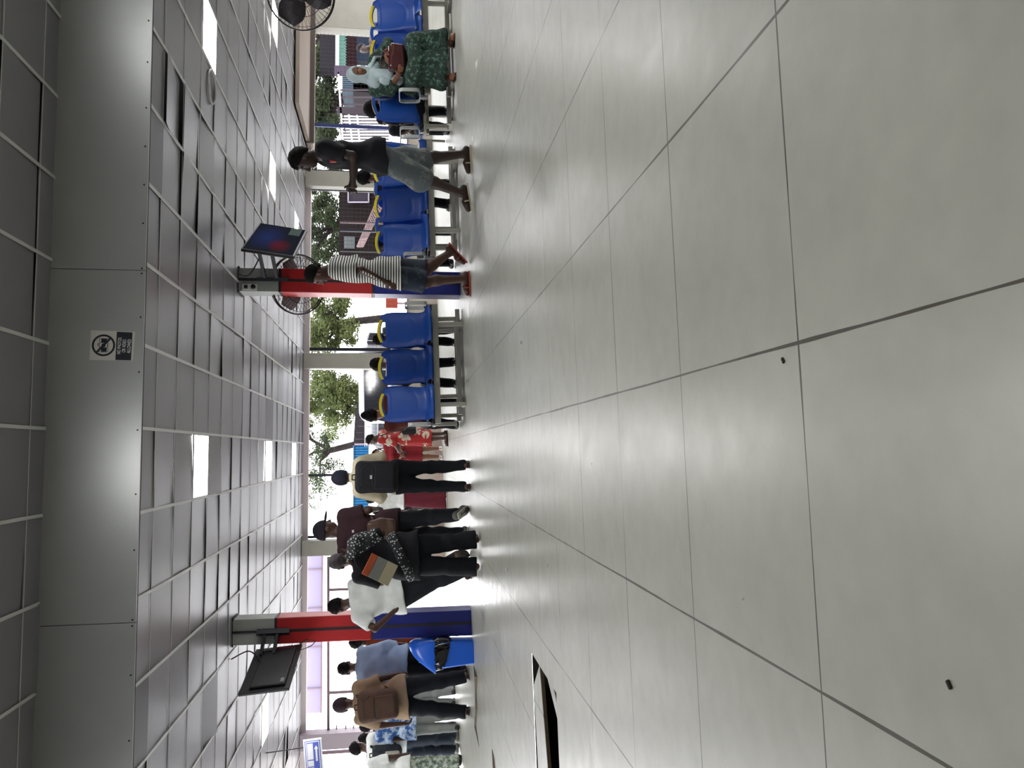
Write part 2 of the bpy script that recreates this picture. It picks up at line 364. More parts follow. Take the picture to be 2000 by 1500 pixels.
# seat shell: v runs from the front lip, over the seat and up the back
PATH = [(0, -.235, .372), (.04, -.23, .405), (.09, -.2, .418), (.2, -.10, .405), (.32, .04, .395), (.40, .115, .41), (.46, .155, .455), (.52, .175, .52), (.64, .195, .64), (.76, .215, .755), (.88, .24, .87), (1, .265, .965)]
WID = [(0, .19), (.06, .212), (.2, .222), (.38, .212), (.46, .198), (.53, .196), (.64, .208), (.8, .217), (.92, .210), (1, .19)]
def seat_mesh():
    bm = bmesh.new(); nu, nv = 36, 56; V = []
    for j in range(nv+1):
        v = j/nv; y, z = interp(PATH, v); w, = interp(WID, v)
        y2, z2 = interp(PATH, min(1, v+.01)); y1, z1 = interp(PATH, max(0, v-.01)); l = math.hypot(y2-y1, z2-z1); ny, nz = -(z2-z1)/l, (y2-y1)/l
        row = []
        for i in range(nu+1):
            u = 2*i/nu-1; a = abs(u)
            h = .045*a**3.2*(1 if v < .42 else 1.0)
            if v > .5:                       # embossed panel on the back rest
                e = ((a/.80)**3+(max(0, (.70-v))/.15)**2.4)**.5 if v < .70 else (a/.80)**1.5
                if v > .9: e = max(e, 1+(v-.905)*30)
                k = min(1, max(0, (1-e)/.05)); h -= .004*k+.006*math.exp(-((e-1)/.07)**2)
            if v < .4:
                e = (a/.78)**2+((v-.2)/.15)**2; k = min(1, max(0, (1-e)/.25)); h -= .006*k
            zz = z; yy = y
            if v > .86:                      # lowered middle of the top edge, rounded corners
                q = (v-.86)/.14; dip = .05*min(1, max(0, (.72-a)/.16)); cor = .03*max(0, (a-.82)/.18)**2
                zz -= q*(dip+cor); yy -= q*(dip+cor)*.25
            row.append(bm.verts.new((u*w, yy+ny*h, zz+nz*h)))
        V.append(row)
    for j in range(nv):
        for i in range(nu): bm.faces.new((V[j][i], V[j][i+1], V[j+1][i+1], V[j+1][i]))
    # thickness
    g = bmesh.ops.solidify(bm, geom=bm.faces[:], thickness=.012)
    bmesh.ops.recalc_face_normals(bm, faces=bm.faces[:])
    me = bpy.data.meshes.new('seat'); bm.to_mesh(me); bm.free(); me.materials.append(seat_m)
    me.polygons.foreach_set('use_smooth', [True]*len(me.polygons)); return me
def arc_pts(dz=0, dy=0, n=14, sp=.70):
    P = []
    for k in range(n+1):
        u = -sp+2*sp*k/n; P.append((u*.195, .262+dy+.012*(1-(u/sp)**2)+.045*abs(u)**3.2*-.9, .958+.038*(1-(u/sp)**2)+dz))
    return P
def rim_mesh(name, m, dz, dy, h, th):
    bm = bmesh.new(); P = arc_pts(dz, dy); prev = None
    for p in P:
        q = [bm.verts.new((p[0], p[1]+a, p[2]+b)) for a, b in ((-th, -h), (th, -h), (th, h), (-th, h))]
        if prev:
            for k in range(4): bm.faces.new((prev[k], prev[(k+1) % 4], q[(k+1) % 4], q[k]))
        else: bm.faces.new(q[::-1])
        prev = q
    bm.faces.new(prev); bmesh.ops.recalc_face_normals(bm, faces=bm.faces[:])
    me = bpy.data.meshes.new(name); bm.to_mesh(me); bm.free(); me.materials.append(m); return me
SEAT = seat_mesh(); RIM = rim_mesh('handle', yel, .004, -.012, .016, .006); RIMB = rim_mesh('rim', seat_m, -.004, .002, .02, .008)
def armrest(m):
    pts = []
    Y0, Y1, Z0, Z1, r = -.20, .13, .455, .70, .05
    for cy, cz, a0 in ((Y1-r, Z1-r, 0), (Y0+r, Z1-r, 90), (Y0+r, Z0+r, 180), (Y1-r, Z0+r, 270)):
        for k in range(5):
            a = math.radians(a0+k*22.5); pts.append((cy+r*math.cos(a), cz+r*math.sin(a)))
    n = len(pts); bm = m.bm; rings = []
    for k, (y, z) in enumerate(pts):
        cy, cz = (Y0+Y1)/2, (Z0+Z1)/2; ty = pts[(k+1) % n][0]-pts[k-1][0]; tz = pts[(k+1) % n][1]-pts[k-1][1]; l = math.hypot(ty, tz); ny, nz = tz/l*.012, -ty/l*.012
        rings.append([bm.verts.new((sx*.02, y+s*ny, z+s*nz)) for sx, s in ((-1, -.5), (1, -.5), (1, .5), (-1, .5))])
    for k in range(n):
        A, B = rings[k], rings[(k+1) % n]
        for q in range(4): bm.faces.new((A[q], A[(q+1) % 4], B[(q+1) % 4], B[q]))
    m.b2((-.018, -.03, .36), (.018, .03, .46)); return m
def bench(x, y, rz, label, n=3, sp=.447, arms=(1, 1), group='blue seat benches of the waiting hall', legs=(-.46, .5)):
    e = empty('waiting_bench', label=label, cat='bench', group=group); on_floor(e, x, y, rz)
    W = n*sp
    for k in range(n):
        s = link('seat', SEAT, None, e, ((k-(n-1)/2)*sp, 0, 0)); link('handle', RIM, None, s); link('handle_backing', RIMB, None, s)
    MB().b2((-W/2-.03, -.13, .295), (W/2+.03, -.07, .365), .006).b2((-W/2+.02, .05, .33), (W/2-.02, .11, .37)).build('beam', chrome, e)
    MB().b2((-W/2+.08, .17, .02), (W/2+.02, .23, .075), .006).build('floor_rail', chrome, e)
    for lx in legs:
        lx *= W*.9
        MB().b2((lx-.025, -.16, 0), (lx+.025, -.11, .30), .006).b2((lx-.025, -.11, .0), (lx+.025, .17, .04)).build('leg', chrome, e)
        MB().b2((lx+.09, .175, .075), (lx+.14, .225, .37), .006).b2((lx+.09, -.08, .335), (lx+.14, .2, .37)).build('leg', chrome, e)
    for s, on in zip((-1, 1), arms):
        if on:
            a = armrest(MB()).build('armrest', silver, e, True); a.location = (s*(W/2+.03), -.02, -.03); smooth_by_angle(a)
    for k in range(n+1): MB().b2((-W/2+k*sp-.03, -.10, .365), (-W/2+k*sp+.03, .08, .385)).build('seat_bracket', blk, e)
    return e
BY = 9.41
def bx(y, V=800, Y=9.5): return AT(V, y, Y).x
cA = bx(712); cB = bx(393); cE = bx(87, 790, 9.55)
bench(cA, BY, 0, 'blue three-seat bench left of the right hand pillar, ahead of the cream column', legs=(-.40, .38))
bench(cB, BY, 0, 'blue three-seat bench right of the pillar, behind the walker in black', legs=(-.34, .36))
bench(cE+.01, BY+.06, 0, 'blue three-seat bench at far right, its end seat taken by the woman in green', legs=(-.42, .42))
bench(cA+.03, BY+.66, PI, 'back row bench whose yellow rims show behind the bench left of the pillar', arms=(0, 0))
bench(cB+.03+.22, BY+.66, PI, 'back row bench whose yellow rims show behind the bench right of the pillar', arms=(0, 0))
bench(bx(150, 800, 10.1)-.02, BY+.66, PI, 'dark blue bench with its back turned, between the two right hand front benches', n=3, arms=(1, 1))
# -- pillars
white = mat('pillar_white', S(176, 180, 176), .55, var=.03); red = mat('pillar_red', S(190, 38, 42), .40, var=.05, vscale=3); blue = mat('pillar_blue', S(30, 40, 126), .36, var=.05, vscale=3); trimk = mat('pillar_trim', S(42, 38, 46), .5)
def pillar(x0, x1, y0, label, zr, zb):
    d = .30; e = empty('pillar', ((x0+x1)/2, y0+d/2, fz((x0+x1)/2, y0)), label=label, cat='pillar', group='red and blue pillars', kind='structure')
    w = (x1-x0)/2; b = e.location.z
    MB().b2((-w+.004, -d/2+.004, zr-b), (w-.004, d/2-.004, CZ-b), .006).build('white_shaft', white, e)
    MB().b2((-w, -d/2, zb-b+.012), (w, d/2, zr-b-.012), .01).build('red_cladding', red, e)
    MB().b2((-w, -d/2, -.03), (w, d/2, zb-b-.012), .01).build('blue_cladding', blue, e)
    m = MB()
    for z in (zr-b, zb-b): m.b2((-w+.002, -d/2+.002, z-.013), (w-.002, d/2-.002, z+.013))
    m.b2((-.016, -d/2-.004, 0), (.016, -d/2+.01, zr-b)); m.build('trim_strip', trimk, e)
    m = MB(); m.tube([(0, -d/2-.008, CZ-b), (0, -d/2-.008, zr-b-.04)], .016, 8); m.build('conduit', blk, e)
    m = MB()
    for s in (-1, 1): m.b2((s*w-.012, -d/2-.012, CZ-b-.012), (s*w+.012, d/2+.02, CZ-b+.0))
    m.build('ceiling_collar', trimk, e); return e
px0, px1 = AT(880, 1243, 9.6).x, AT(880, 1193, 9.6).x
pillar(px0, px1, 9.6, 'red and blue pillar at left beside the blue bin', AT(538, 1230, 9.6).z, AT(727, 1220, 9.6).z)
qx0, qx1 = AT(700, 573, 9.6).x, AT(700, 527, 9.6).x
pillar(qx0, qx1, 9.6, 'red and blue pillar at right behind the person in the striped shirt', AT(546, 548, 9.6).z, AT(729, 560, 9.6).z)
# twin socket on the right pillar
e = empty('socket_box', AT(487, 560, 9.585), label='white twin socket with black plug near the top of the right pillar', cat='socket')
MB().b2((-.04, -.0, -.085), (.035, .016, .085), .004).build('plate', mat('white_plastic', S(240, 240, 236), .4), e)
m = MB(); m.lathe([(.0, -.03), (.026, -.03), (.028, 0)], (0, 0, -.045), 14, Matrix.Rotation(-PI/2, 3, 'X'), True).b2((-.02, -.006, .02), (.02, 0, .06)); m.build('plug', blk, e)
# -- hanging screens
tvb = mat('screen_back', S(26, 27, 32), .5, var=.2, vscale=7, stretch=(3, 1, 9)); tvs = mat('screen_glass', S(16, 17, 24), .3, spec=.02)
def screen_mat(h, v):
    # dark screen surface with dim emissive blue and red patches and a pale box at lower right
    m = bpy.data.materials.new('screen_patches'); m.use_nodes = True; nt = m.node_tree; b = nt.nodes['Principled BSDF']; L = nt.links; b.inputs['Base Color'].default_value = S(12, 13, 17); b.inputs['Roughness'].default_value = .5; b.inputs['Specular IOR Level'].default_value = 0
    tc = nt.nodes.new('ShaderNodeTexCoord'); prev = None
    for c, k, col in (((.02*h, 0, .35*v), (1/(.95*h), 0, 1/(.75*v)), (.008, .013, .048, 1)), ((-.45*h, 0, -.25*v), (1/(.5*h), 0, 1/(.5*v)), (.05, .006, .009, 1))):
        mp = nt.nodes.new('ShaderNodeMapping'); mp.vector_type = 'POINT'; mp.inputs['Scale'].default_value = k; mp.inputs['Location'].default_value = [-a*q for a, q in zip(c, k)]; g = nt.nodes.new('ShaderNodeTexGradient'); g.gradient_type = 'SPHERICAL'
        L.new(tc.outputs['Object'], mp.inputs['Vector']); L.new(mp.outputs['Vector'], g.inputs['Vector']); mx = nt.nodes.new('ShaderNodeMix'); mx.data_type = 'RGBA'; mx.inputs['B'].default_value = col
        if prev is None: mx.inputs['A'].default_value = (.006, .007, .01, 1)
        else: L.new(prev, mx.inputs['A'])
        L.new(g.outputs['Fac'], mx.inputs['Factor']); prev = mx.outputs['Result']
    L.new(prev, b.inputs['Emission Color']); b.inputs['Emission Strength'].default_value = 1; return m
def tv(quad, Y0, Y1, label, pil, zz, back):
    tl, tr, br, bl = [AT(x, y, Y) for (x, y), Y in zip(quad, (Y0, Y1, Y1, Y0))]
    c = (tl+tr+br+bl)/4; ex = ((tr+br)-(tl+bl)); W = ex.length/2; ex.normalize(); ez = ((tl+tr)-(bl+br)); ez = (ez-ex*ez.dot(ex)); Hh = ez.length/2; ez.normalize(); ey = ez.cross(ex)
    e = empty('television', c, label=label, cat='television'); e.matrix_world = Matrix.Translation(c) @ Matrix((ex, ey, ez)).transposed().to_4x4()
    h = W/2; v = Hh/2                         # local -y faces the viewer
    if back:
        MB().b2((-h, -.006, -v), (h, .022, v), .006).build('casing', tvb, e)
        MB().b2((-h+.06, -.035, -v+.05), (h-.1, -.004, v-.1), .015).build('back_cover', tvb, e)
        MB().b2((-h+.10, -.0385, -v+.07), (-h+.17, -.0345, -v+.105)).build('sticker', mat('sticker', S(150, 150, 150), .6), e)
        MB().b2((-h+.016, .0225, -v+.016), (h-.016, .0235, v-.016)).build('screen', tvs, e)
        m = MB(); pts = [(h-.05, -.03, -v+.02), (h-.02, -.05, -v-.06), (h-.07, -.06, -v-.16), (h-.16, -.05, -v-.12), (h-.2, -.03, -v+.01)]
        m.tube(cr(pts), .005, 6); m.tube(cr([(h-.03, -.03, -v+.02), (h-.0, -.06, -v-.08), (h-.05, -.05, -v-.02)]), .005, 6); m.build('loose_cord', blk, e, True)
    else:
        MB().b2((-h, 0, -v), (h, .035, v), .006).build('casing', blk, e)
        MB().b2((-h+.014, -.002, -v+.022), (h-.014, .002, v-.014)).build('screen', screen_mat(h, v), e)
        MB().b2((h*.42, -.0032, -v*.8), (h*.94, -.0022, -v*.35)).build('pale_box', mat('pale_box', S(92, 104, 100), .5, spec=0), e)
        MB().b2((-.02, -.003, -v+.006), (.02, .0, -v+.016)).build('badge', mat('badge', S(150, 150, 155), .4), e)
        MB().b2((-h*.5, .035, -v*.6), (h*.5, .06, v*.5), .01).build('back_cover', blk, e)
    inv = e.matrix_world.inverted(); P = Vector(pil); m = MB(); p0 = inv @ P; yb = -.03 if back else .05
    for dz in (-.07, .07):
        a = Vector((0, yb, 0)) + Vector((h*.55 if back else -h*.35, 0, v*.35+dz)); b = inv @ (P+Vector((0, 0, dz))); m.bar(a, b, .035)
    q = inv.to_3x3(); m.bar(inv @ (P+Vector((0, .0, -.2))), inv @ (P+Vector((0, 0, .16))), .07, .04)
    m.build('bracket', mat('bracket_steel', S(38, 40, 46), .5, .3), e)
    top = inv @ Vector((P.x+zz, P.y-.0, CZ)); mid = inv @ (P+Vector((zz*.7, -.02, .25)))
    MB().tube(cr([top, mid, mid.lerp(Vector((h*.2, yb, v*.5)), .5)-Vector((0, 0, .03)), Vector((h*.2, yb, v*.5))]), .008, 6).build('cord', blk, e, True)
    return e
tv(((464, 1361), (500, 1269), (591, 1258), (565, 1342)), 8.75, 9.62, 'black television seen from behind, hung on the left pillar', ((px0+px1)/2, 9.56, AT(530, 1235, 9.57).z), -.28, True)
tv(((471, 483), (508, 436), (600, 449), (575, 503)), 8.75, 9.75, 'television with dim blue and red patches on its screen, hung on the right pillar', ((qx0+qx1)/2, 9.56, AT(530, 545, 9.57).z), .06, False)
# -- wall fans: cage, hub, three blades, bracket
cage = mat('fan_cage', S(44, 36, 36), .45, .4); blade = mat('fan_blade', S(54, 50, 56), .45)
def fan(c, r, d, label, bm_, arm):
    e = empty('wall_fan', c, label=label, cat='fan', group='wall fans'); q = Vector(d).normalized().to_track_quat('Z', 'Y'); e.rotation_mode = 'QUATERNION'; e.rotation_quaternion = q
    m = MB()
    for rr, z, th in ((r, 0, .011), (r*.99, -.05, .006), (r*.62, .055, .004), (r*.36, .07, .004), (r*.9, .03, .003)):
        m.tube([(rr*math.cos(a), rr*math.sin(a), z) for a in np.linspace(0, 2*PI, 40, endpoint=False)], th, 5, True)
    for k in range(44):
        a = 2*PI*k/44; ca, sa = math.cos(a), math.sin(a)
        m.tube([(.08*ca, .08*sa, .085), (r*.62*ca, r*.62*sa, .055), (r*ca, r*sa, 0)], .0022, 4)
        m.tube([(.1*ca, .1*sa, -.14), (r*.7*ca, r*.7*sa, -.11), (r*ca, r*sa, -.03)], .0022, 4)
    m.build('cage', cage, e)
    MB().lathe([(.05, .09), (.085, .085), (.085, .07), (.04, .06), (.04, -.08), (.095, -.1), (.10, -.2), (.06, -.23)], (0, 0, 0), 20).build('motor', cage, e, True)
    for k in range(3):
        a = 2*PI*k/3+.5; R = Matrix.Rotation(a, 3, 'Z'); bm = MB(); n = 8; pr = None
        for i in range(n+1):
            t = i/n; rad = .04+(r*.9-.04)*t; w = .04+(.13 if bm_ is blade else .07)*math.sin(PI*min(1, t*.75+.1)); tw = .55-.3*t
            pts = [R@Vector((rad, s*w*math.cos(tw), s*w*math.sin(tw)*.5-.01)) for s in (-1, 1)]
            vs_ = [bm.bm.verts.new(p) for p in pts]
            if pr: bm.bm.faces.new((pr[0], pr[1], vs_[1], vs_[0]))
            pr = vs_
        o = bm.build('blade', bm_, e, True); md = o.modifiers.new('thickness', 'SOLIDIFY'); md.thickness = .004
    iv = q.to_matrix().inverted(); MB().tube([(0, 0, -.2), (0, -.02, -.26), iv @ (Vector(arm)-Vector(c))], .028, 8).build('bracket', cage, e)
    return e
fan(AT(584, 556, 9.98), .365, (-.12, -.55, -.42), 'round wall fan half hidden behind the right red and blue pillar', mat('fan_blade_pale', S(150, 138, 144), .5), (qx1-.1, 9.88, 1.95))
cf = AT(588, -12, 9.4); fan(cf, .40, (-.5, -.8, -.25), 'large dark wall fan cut off by the right top corner of the picture', blade, (cf.x+.35, cf.y+.5, cf.z+.35))
# -- blue bin with hood and black liner
e = empty('litter_bin', label='blue plastic litter bin with black bag at foot of the left pillar', cat='bin'); b0, b1 = AT(905, 1294, 9.5), AT(905, 1248, 9.5); on_floor(e, (b0.x+b1.x)/2, 9.5, 0)
binm = mat('bin_blue', S(24, 96, 214), .3, var=.03, spec=.5)
hz = (AT(862, 1270, 9.4).z-fz(e.location.x, 9.4)); w = (b1.x-b0.x)/2
def taper(z0, w0, d0, z1, w1, d1, name, m_, bev=.03, par=None):
    m = MB(); bm = m.bm; r = bmesh.ops.create_cube(bm, size=1)
    for v in r['verts']:
        t = v.co.z > 0; v.co = Vector((v.co.x*2*(w1 if t else w0), v.co.y*2*(d1 if t else d0), z1 if t else z0))
    bmesh.ops.bevel(bm, geom=[e_ for e_ in bm.edges if abs(e_.verts[0].co.z-e_.verts[1].co.z) > .05], offset=bev, segments=4, affect='EDGES', profile=.5)
    return smooth_by_angle(m.build(name, m_, par or e))
taper(0, w*.93, .14, hz+.0, w*1.1, .16, 'body', binm)
lm = MB(); rr = random.Random(5); n = 44; ring = []
for lev, (zz, k) in enumerate(((hz+.085, 1.19), (hz+.07, 1.30), (hz+.03, 1.30), (hz-.02, 1.27), (hz-.05, 1.20))):
    ring.append([])
    for i in range(n):
        a = 2*PI*i/n; sx = math.copysign(abs(math.cos(a))**.55, math.cos(a)); sy = math.copysign(abs(math.sin(a))**.55, math.sin(a))
        j = rr.uniform(-.014, .014); ring[-1].append(lm.bm.verts.new((sx*(w*k+j), sy*(.142*k+j), zz+rr.uniform(-.012, .012)-(.045*(sx+.3) if lev > 2 else 0))))
for A, B in zip(ring, ring[1:]):
    for i in range(n): lm.bm.faces.new((A[i], A[(i+1) % n], B[(i+1) % n], B[i]))
lm.build('bin_bag', mat('bin_liner', S(14, 14, 16), .18, spec=.6), e)
# hood: swept half dome, high on the pillar side
hm = MB(); bm = hm.bm; prev = None; ht = AT(800, 1262, 9.45).z-fz(e.location.x, 9.4)-hz
for i in range(17):
    t = i/16; x = -w*1.42+t*w*2.62; hgt = .085+(ht-.075)*math.sin(PI/2*min(1, t*1.12))**.8*(1 if t < .92 else 1-(t-.92)*2.2)
    prof = [bm.verts.new((x, -.175*math.cos(a), hz+.07+(hgt-.07)*math.sin(a)**.6)) for a in np.linspace(0, PI, 11)]
    if prev:
        for q in range(10): bm.faces.new((prev[q], prev[q+1], prof[q+1], prof[q]))
    prev = prof
    if i in (0, 16): bm.faces.new(prof)
hm.build('hood', binm, e, True)
# -- no photo notice on the fascia
e = empty('notice', AT(220, 675, YF-.014), label='white no photos or video notice stuck on the grey fascia', cat='sign')
tl, br = AT(178, 646, YF-.014), AT(262, 704, YF-.014)
def nl(x, y):
    p = AT(x, y, YF-.014)-e.location; return (p.x, p.z)
cn = [nl(178, 645), nl(264, 648), nl(259.5, 704.3), nl(174.5, 703)]
MB().prism([(x, 0, z) for x, z in cn], (0, -.0015, 0)).build('paper', mat('notice_paper', S(216, 213, 206), .6), e)
cn = [nl(228.5, 648), nl(259, 649.5), nl(256, 703.8), nl(225.5, 703)]
ink = mat('notice_ink', S(26, 30, 42), .5)
MB().prism([(x, -.0014, z) for x, z in cn], (0, -.0012, 0)).build('text_panel', ink, e)
cx, cz = nl(202.4, 674.5); m = MB(); R0, R1 = .079, .065
def ringp(m, cx, cz, r0, r1, y, n=48):
    A = [m.bm.verts.new((cx+r0*math.cos(2*PI*i/n), y, cz+r0*math.sin(2*PI*i/n))) for i in range(n)]; B = [m.bm.verts.new((cx+r1*math.cos(2*PI*i/n), y, cz+r1*math.sin(2*PI*i/n))) for i in range(n)]
    for i in range(n): m.bm.faces.new((A[i], A[(i+1) % n], B[(i+1) % n], B[i]))
ringp(m, cx, cz, R0, R1, -.0024)
m.build('prohibition_ring', ink, e)
m = MB(); m.b2((cx-.046, -.0022, cz-.022), (cx-.015, -.0017, cz+.016)); m.b2((cx+.017, -.0022, cz-.022), (cx+.047, -.0017, cz+.016)); m.b2((cx-.008, -.0022, cz+.034), (cx+.016, -.0017, cz+.039))
for x0, x1, z0, z1 in ((-.05, .05, -.031, -.028), (-.05, .05, .026, .029), (-.05, -.047, -.031, .029), (.048, .051, -.031, .029)): m.b2((cx+x0, -.0022, cz+z0), (cx+x1, -.0017, cz+z1))
ringp(m, cx, cz, .0145, 0.0001, -.0022, 24); ringp(m, cx, cz, .029, .026, -.0022, 32); m.build('camera_symbol', ink, e)
m = MB(); a = math.radians(-42); m.bar((cx-.066*math.cos(a), -.0027, cz-.066*math.sin(a)), (cx+.066*math.cos(a), -.0027, cz+.066*math.sin(a)), .0005, .014); m.build('prohibition_bar', ink, e)
def text(name, s, loc, size, m_, par, sx=1., rot=(PI/2, 0, 0)):
    cu = bpy.data.curves.new(name, 'FONT'); cu.body = s; cu.size = size; cu.align_x = 'CENTER'; cu.align_y = 'CENTER'; cu.offset = size*.004; cu.extrude = .0003
    t = bpy.data.objects.new(name, cu); dg = bpy.context.evaluated_depsgraph_get(); C.objects.link(t)
    me = bpy.data.meshes.new_from_object(t.evaluated_get(bpy.context.evaluated_depsgraph_get())); C.objects.unlink(t); bpy.data.objects.remove(t)
    o = link(name, me, m_, par, loc); o.rotation_euler = rot; o.scale = (sx, 1, 1); return o
lw = mat('lettering_white', S(250, 250, 250), .6)
for s, (x, y), w_ in (('NO PHOTOS', (233.6, 675.5), .60), ('OR VIDEO', (243, 675.7), .60), ('ALLOWED', (252.6, 676.2), .62)):
    p = nl(x, y); o = text('lettering', s, (p[0], -.0034, p[1]), .0345, lw, e, w_)
    o.rotation_euler = (PI/2, math.radians(3), 0)
# -- hanging direction board at the far left
e = empty('direction_sign', label='hanging blue direction board with white borders and arrow, top left', cat='sign')
YD = 12.2; p = AT(612, 1480, YD); e.location = p; e.rotation_euler = (0, math.radians(-4.5), 0)
bl = mat('board_blue', S(86, 104, 196), .4); wh = mat('board_white', S(235, 236, 240), .5)
hw, hh = .26, .128
MB().b2((-hw, 0, -hh), (hw, .03, hh)).build('panel', wh, e)
MB().b2((-hw+.02, -.002, -hh+.02), (hw-.02, 0, hh-.02)).build('border_line', bl, e)
MB().b2((-hw+.03, -.004, -hh+.03), (hw-.03, -.002, hh-.03)).build('inner_border', wh, e)
MB().b2((-hw+.043, -.006, -hh+.043), (hw-.043, -.004, hh-.043)).build('field', bl, e)
MB().b2((-.02, -.008, -.005), (hw-.056, -.006, hh-.05)).b2((-.115, -.008, -.005), (-.035, -.006, hh-.05)).b2((-.2, -.008, -.005), (-.13, -.006, hh-.05)).build('text_block', wh, e)
MB().b2((-.05, -.008, -.062), (.12, -.006, -.036)).prism([(.12, -.006, -.079), (.17, -.006, -.049), (.12, -.006, -.019)], (0, -.002, 0)).build('arrow', wh, e)
m = MB()
for s in (-1, 1): m.bar((s*hw*.6, .015, hh), (s*hw*.6, .015, CZ-p.z), .012)
m.build('hanger', trimk, e)
# -- lifted floor covering at lower left: two loose strips over the open trench, curled sheet edges
fm = bpy.data.materials['vinyl_floor']; ply = mat('raw_board_edge', S(92, 78, 60), .85, var=.2, vscale=20)
def strip(name, label, pts, th, tilt=0):
    e = empty(name, (0, 0, 0), label=label, cat='floor panel', group='loose strips of lifted floor covering')
    c = sum((Vector(p) for p in pts), Vector())/len(pts); e.location = (c.x, c.y, fz(c.x, c.y))
    P = [Vector((x-c.x, y-c.y, fz(x, y)-e.location.z+dz)) for x, y, dz in pts]
    MB().prism([p for p in P], (0, 0, -th)).build('board', ply, e)
    MB().prism([p+Vector((0, 0, .003)) for p in P], (0, 0, -.003)).build('covering', fm, e); return e
G = lambda x, y, dz=0: (FL(x, y).x, FL(x, y).y, dz)
strip('loose_floor_strip', 'wider loose strip of floor covering lying in the open trench', [(-3.2, 4.68, -.02), (-3.2, 4.10, -.035), G(1052.5, 1299, -.006), G(1041.5, 1338, -.006)], .018)
strip('loose_floor_strip', 'narrow loose strip of floor covering on the viewer side of the open trench', [G(1088, 1440, -.04), G(1084.5, 1446, -.04), G(1063.5, 1312, -.01), G(1076, 1334, -.01)], .015)
def curl(label, pts, group='curled seams of the floor covering'):
    m = MB(); pr = None
    for x, y, h in pts:
        p = FL(x, y); v = [m.bm.verts.new((p.x+dx, p.y+dy, fz(p.x, p.y+dy)+dz)) for dx, dy, dz in ((0, -.02, .002), (0, .03, h), (0, .05, h-.006), (0, .01, .0))]
        if pr:
            for q in range(4): m.bm.faces.new((pr[q], pr[(q+1) % 4], v[(q+1) % 4], v[q]))
        else: m.bm.faces.new(v[::-1])
        pr = v
    m.bm.faces.new(pr); return tag(m.build('curled_floor_seam', ply), label, 'floor seam', group)
curl('long curled seam of floor covering beside the feet of the man with brown rucksack', [(926, 1302, .004), (932, 1322, .03), (931, 1350, .018), (932, 1385, .022), (930, 1420, .02), (936, 1458, .004)])
curl('short curled seam at the left picture edge between trench and standing people', [(962, 1466, .003), (965, 1480, .014), (967, 1500, .02), (969, 1530, .012)])
# scraps on the floor
for lab, x, y, s in (('white paper scrap on the floor in front of the seated woman', 932, 125, .05), ('small white scrap on the floor right of the sandals of the walker', 925, 270, .045)):
    p = FL(x, y); m = MB(); m.prism([(p.x-s*.7, p.y-.05, p.z+.001), (p.x+s*.6, p.y-.03, p.z+.001), (p.x+s*.7, p.y+.06, p.z+.012), (p.x-s*.5, p.y+.05, p.z+.004)], (0, 0, .002)); tag(m.build('paper_scrap', mat('paper', S(225, 225, 220), .7)), lab, 'litter', 'paper scraps')
p = FL(991, 1112); tag(MB().lathe([(.004, .001), (.016, .003), (.017, .008), (.006, .012)], p, 10).build('bottle_cap', mat('cap_white', S(220, 220, 220), .4), None, True), 'tiny white bottle cap on the floor in front of the woman in black', 'litter')
for lab, x, y in (('dark crumb on the floor at lower left corner of the picture', 1856, 1337), ('dark crumb beside the centre floor joint', 1531, 704)):
    p = FL(x, y); tag(MB().box((p.x, p.y, p.z+.002), (.012, .006, .004), Matrix.Rotation(.6, 3, 'Z'), .0015).build('crumb', mat('crumb', S(40, 36, 28), .9)), lab, 'litter', 'dark crumbs on the floor')
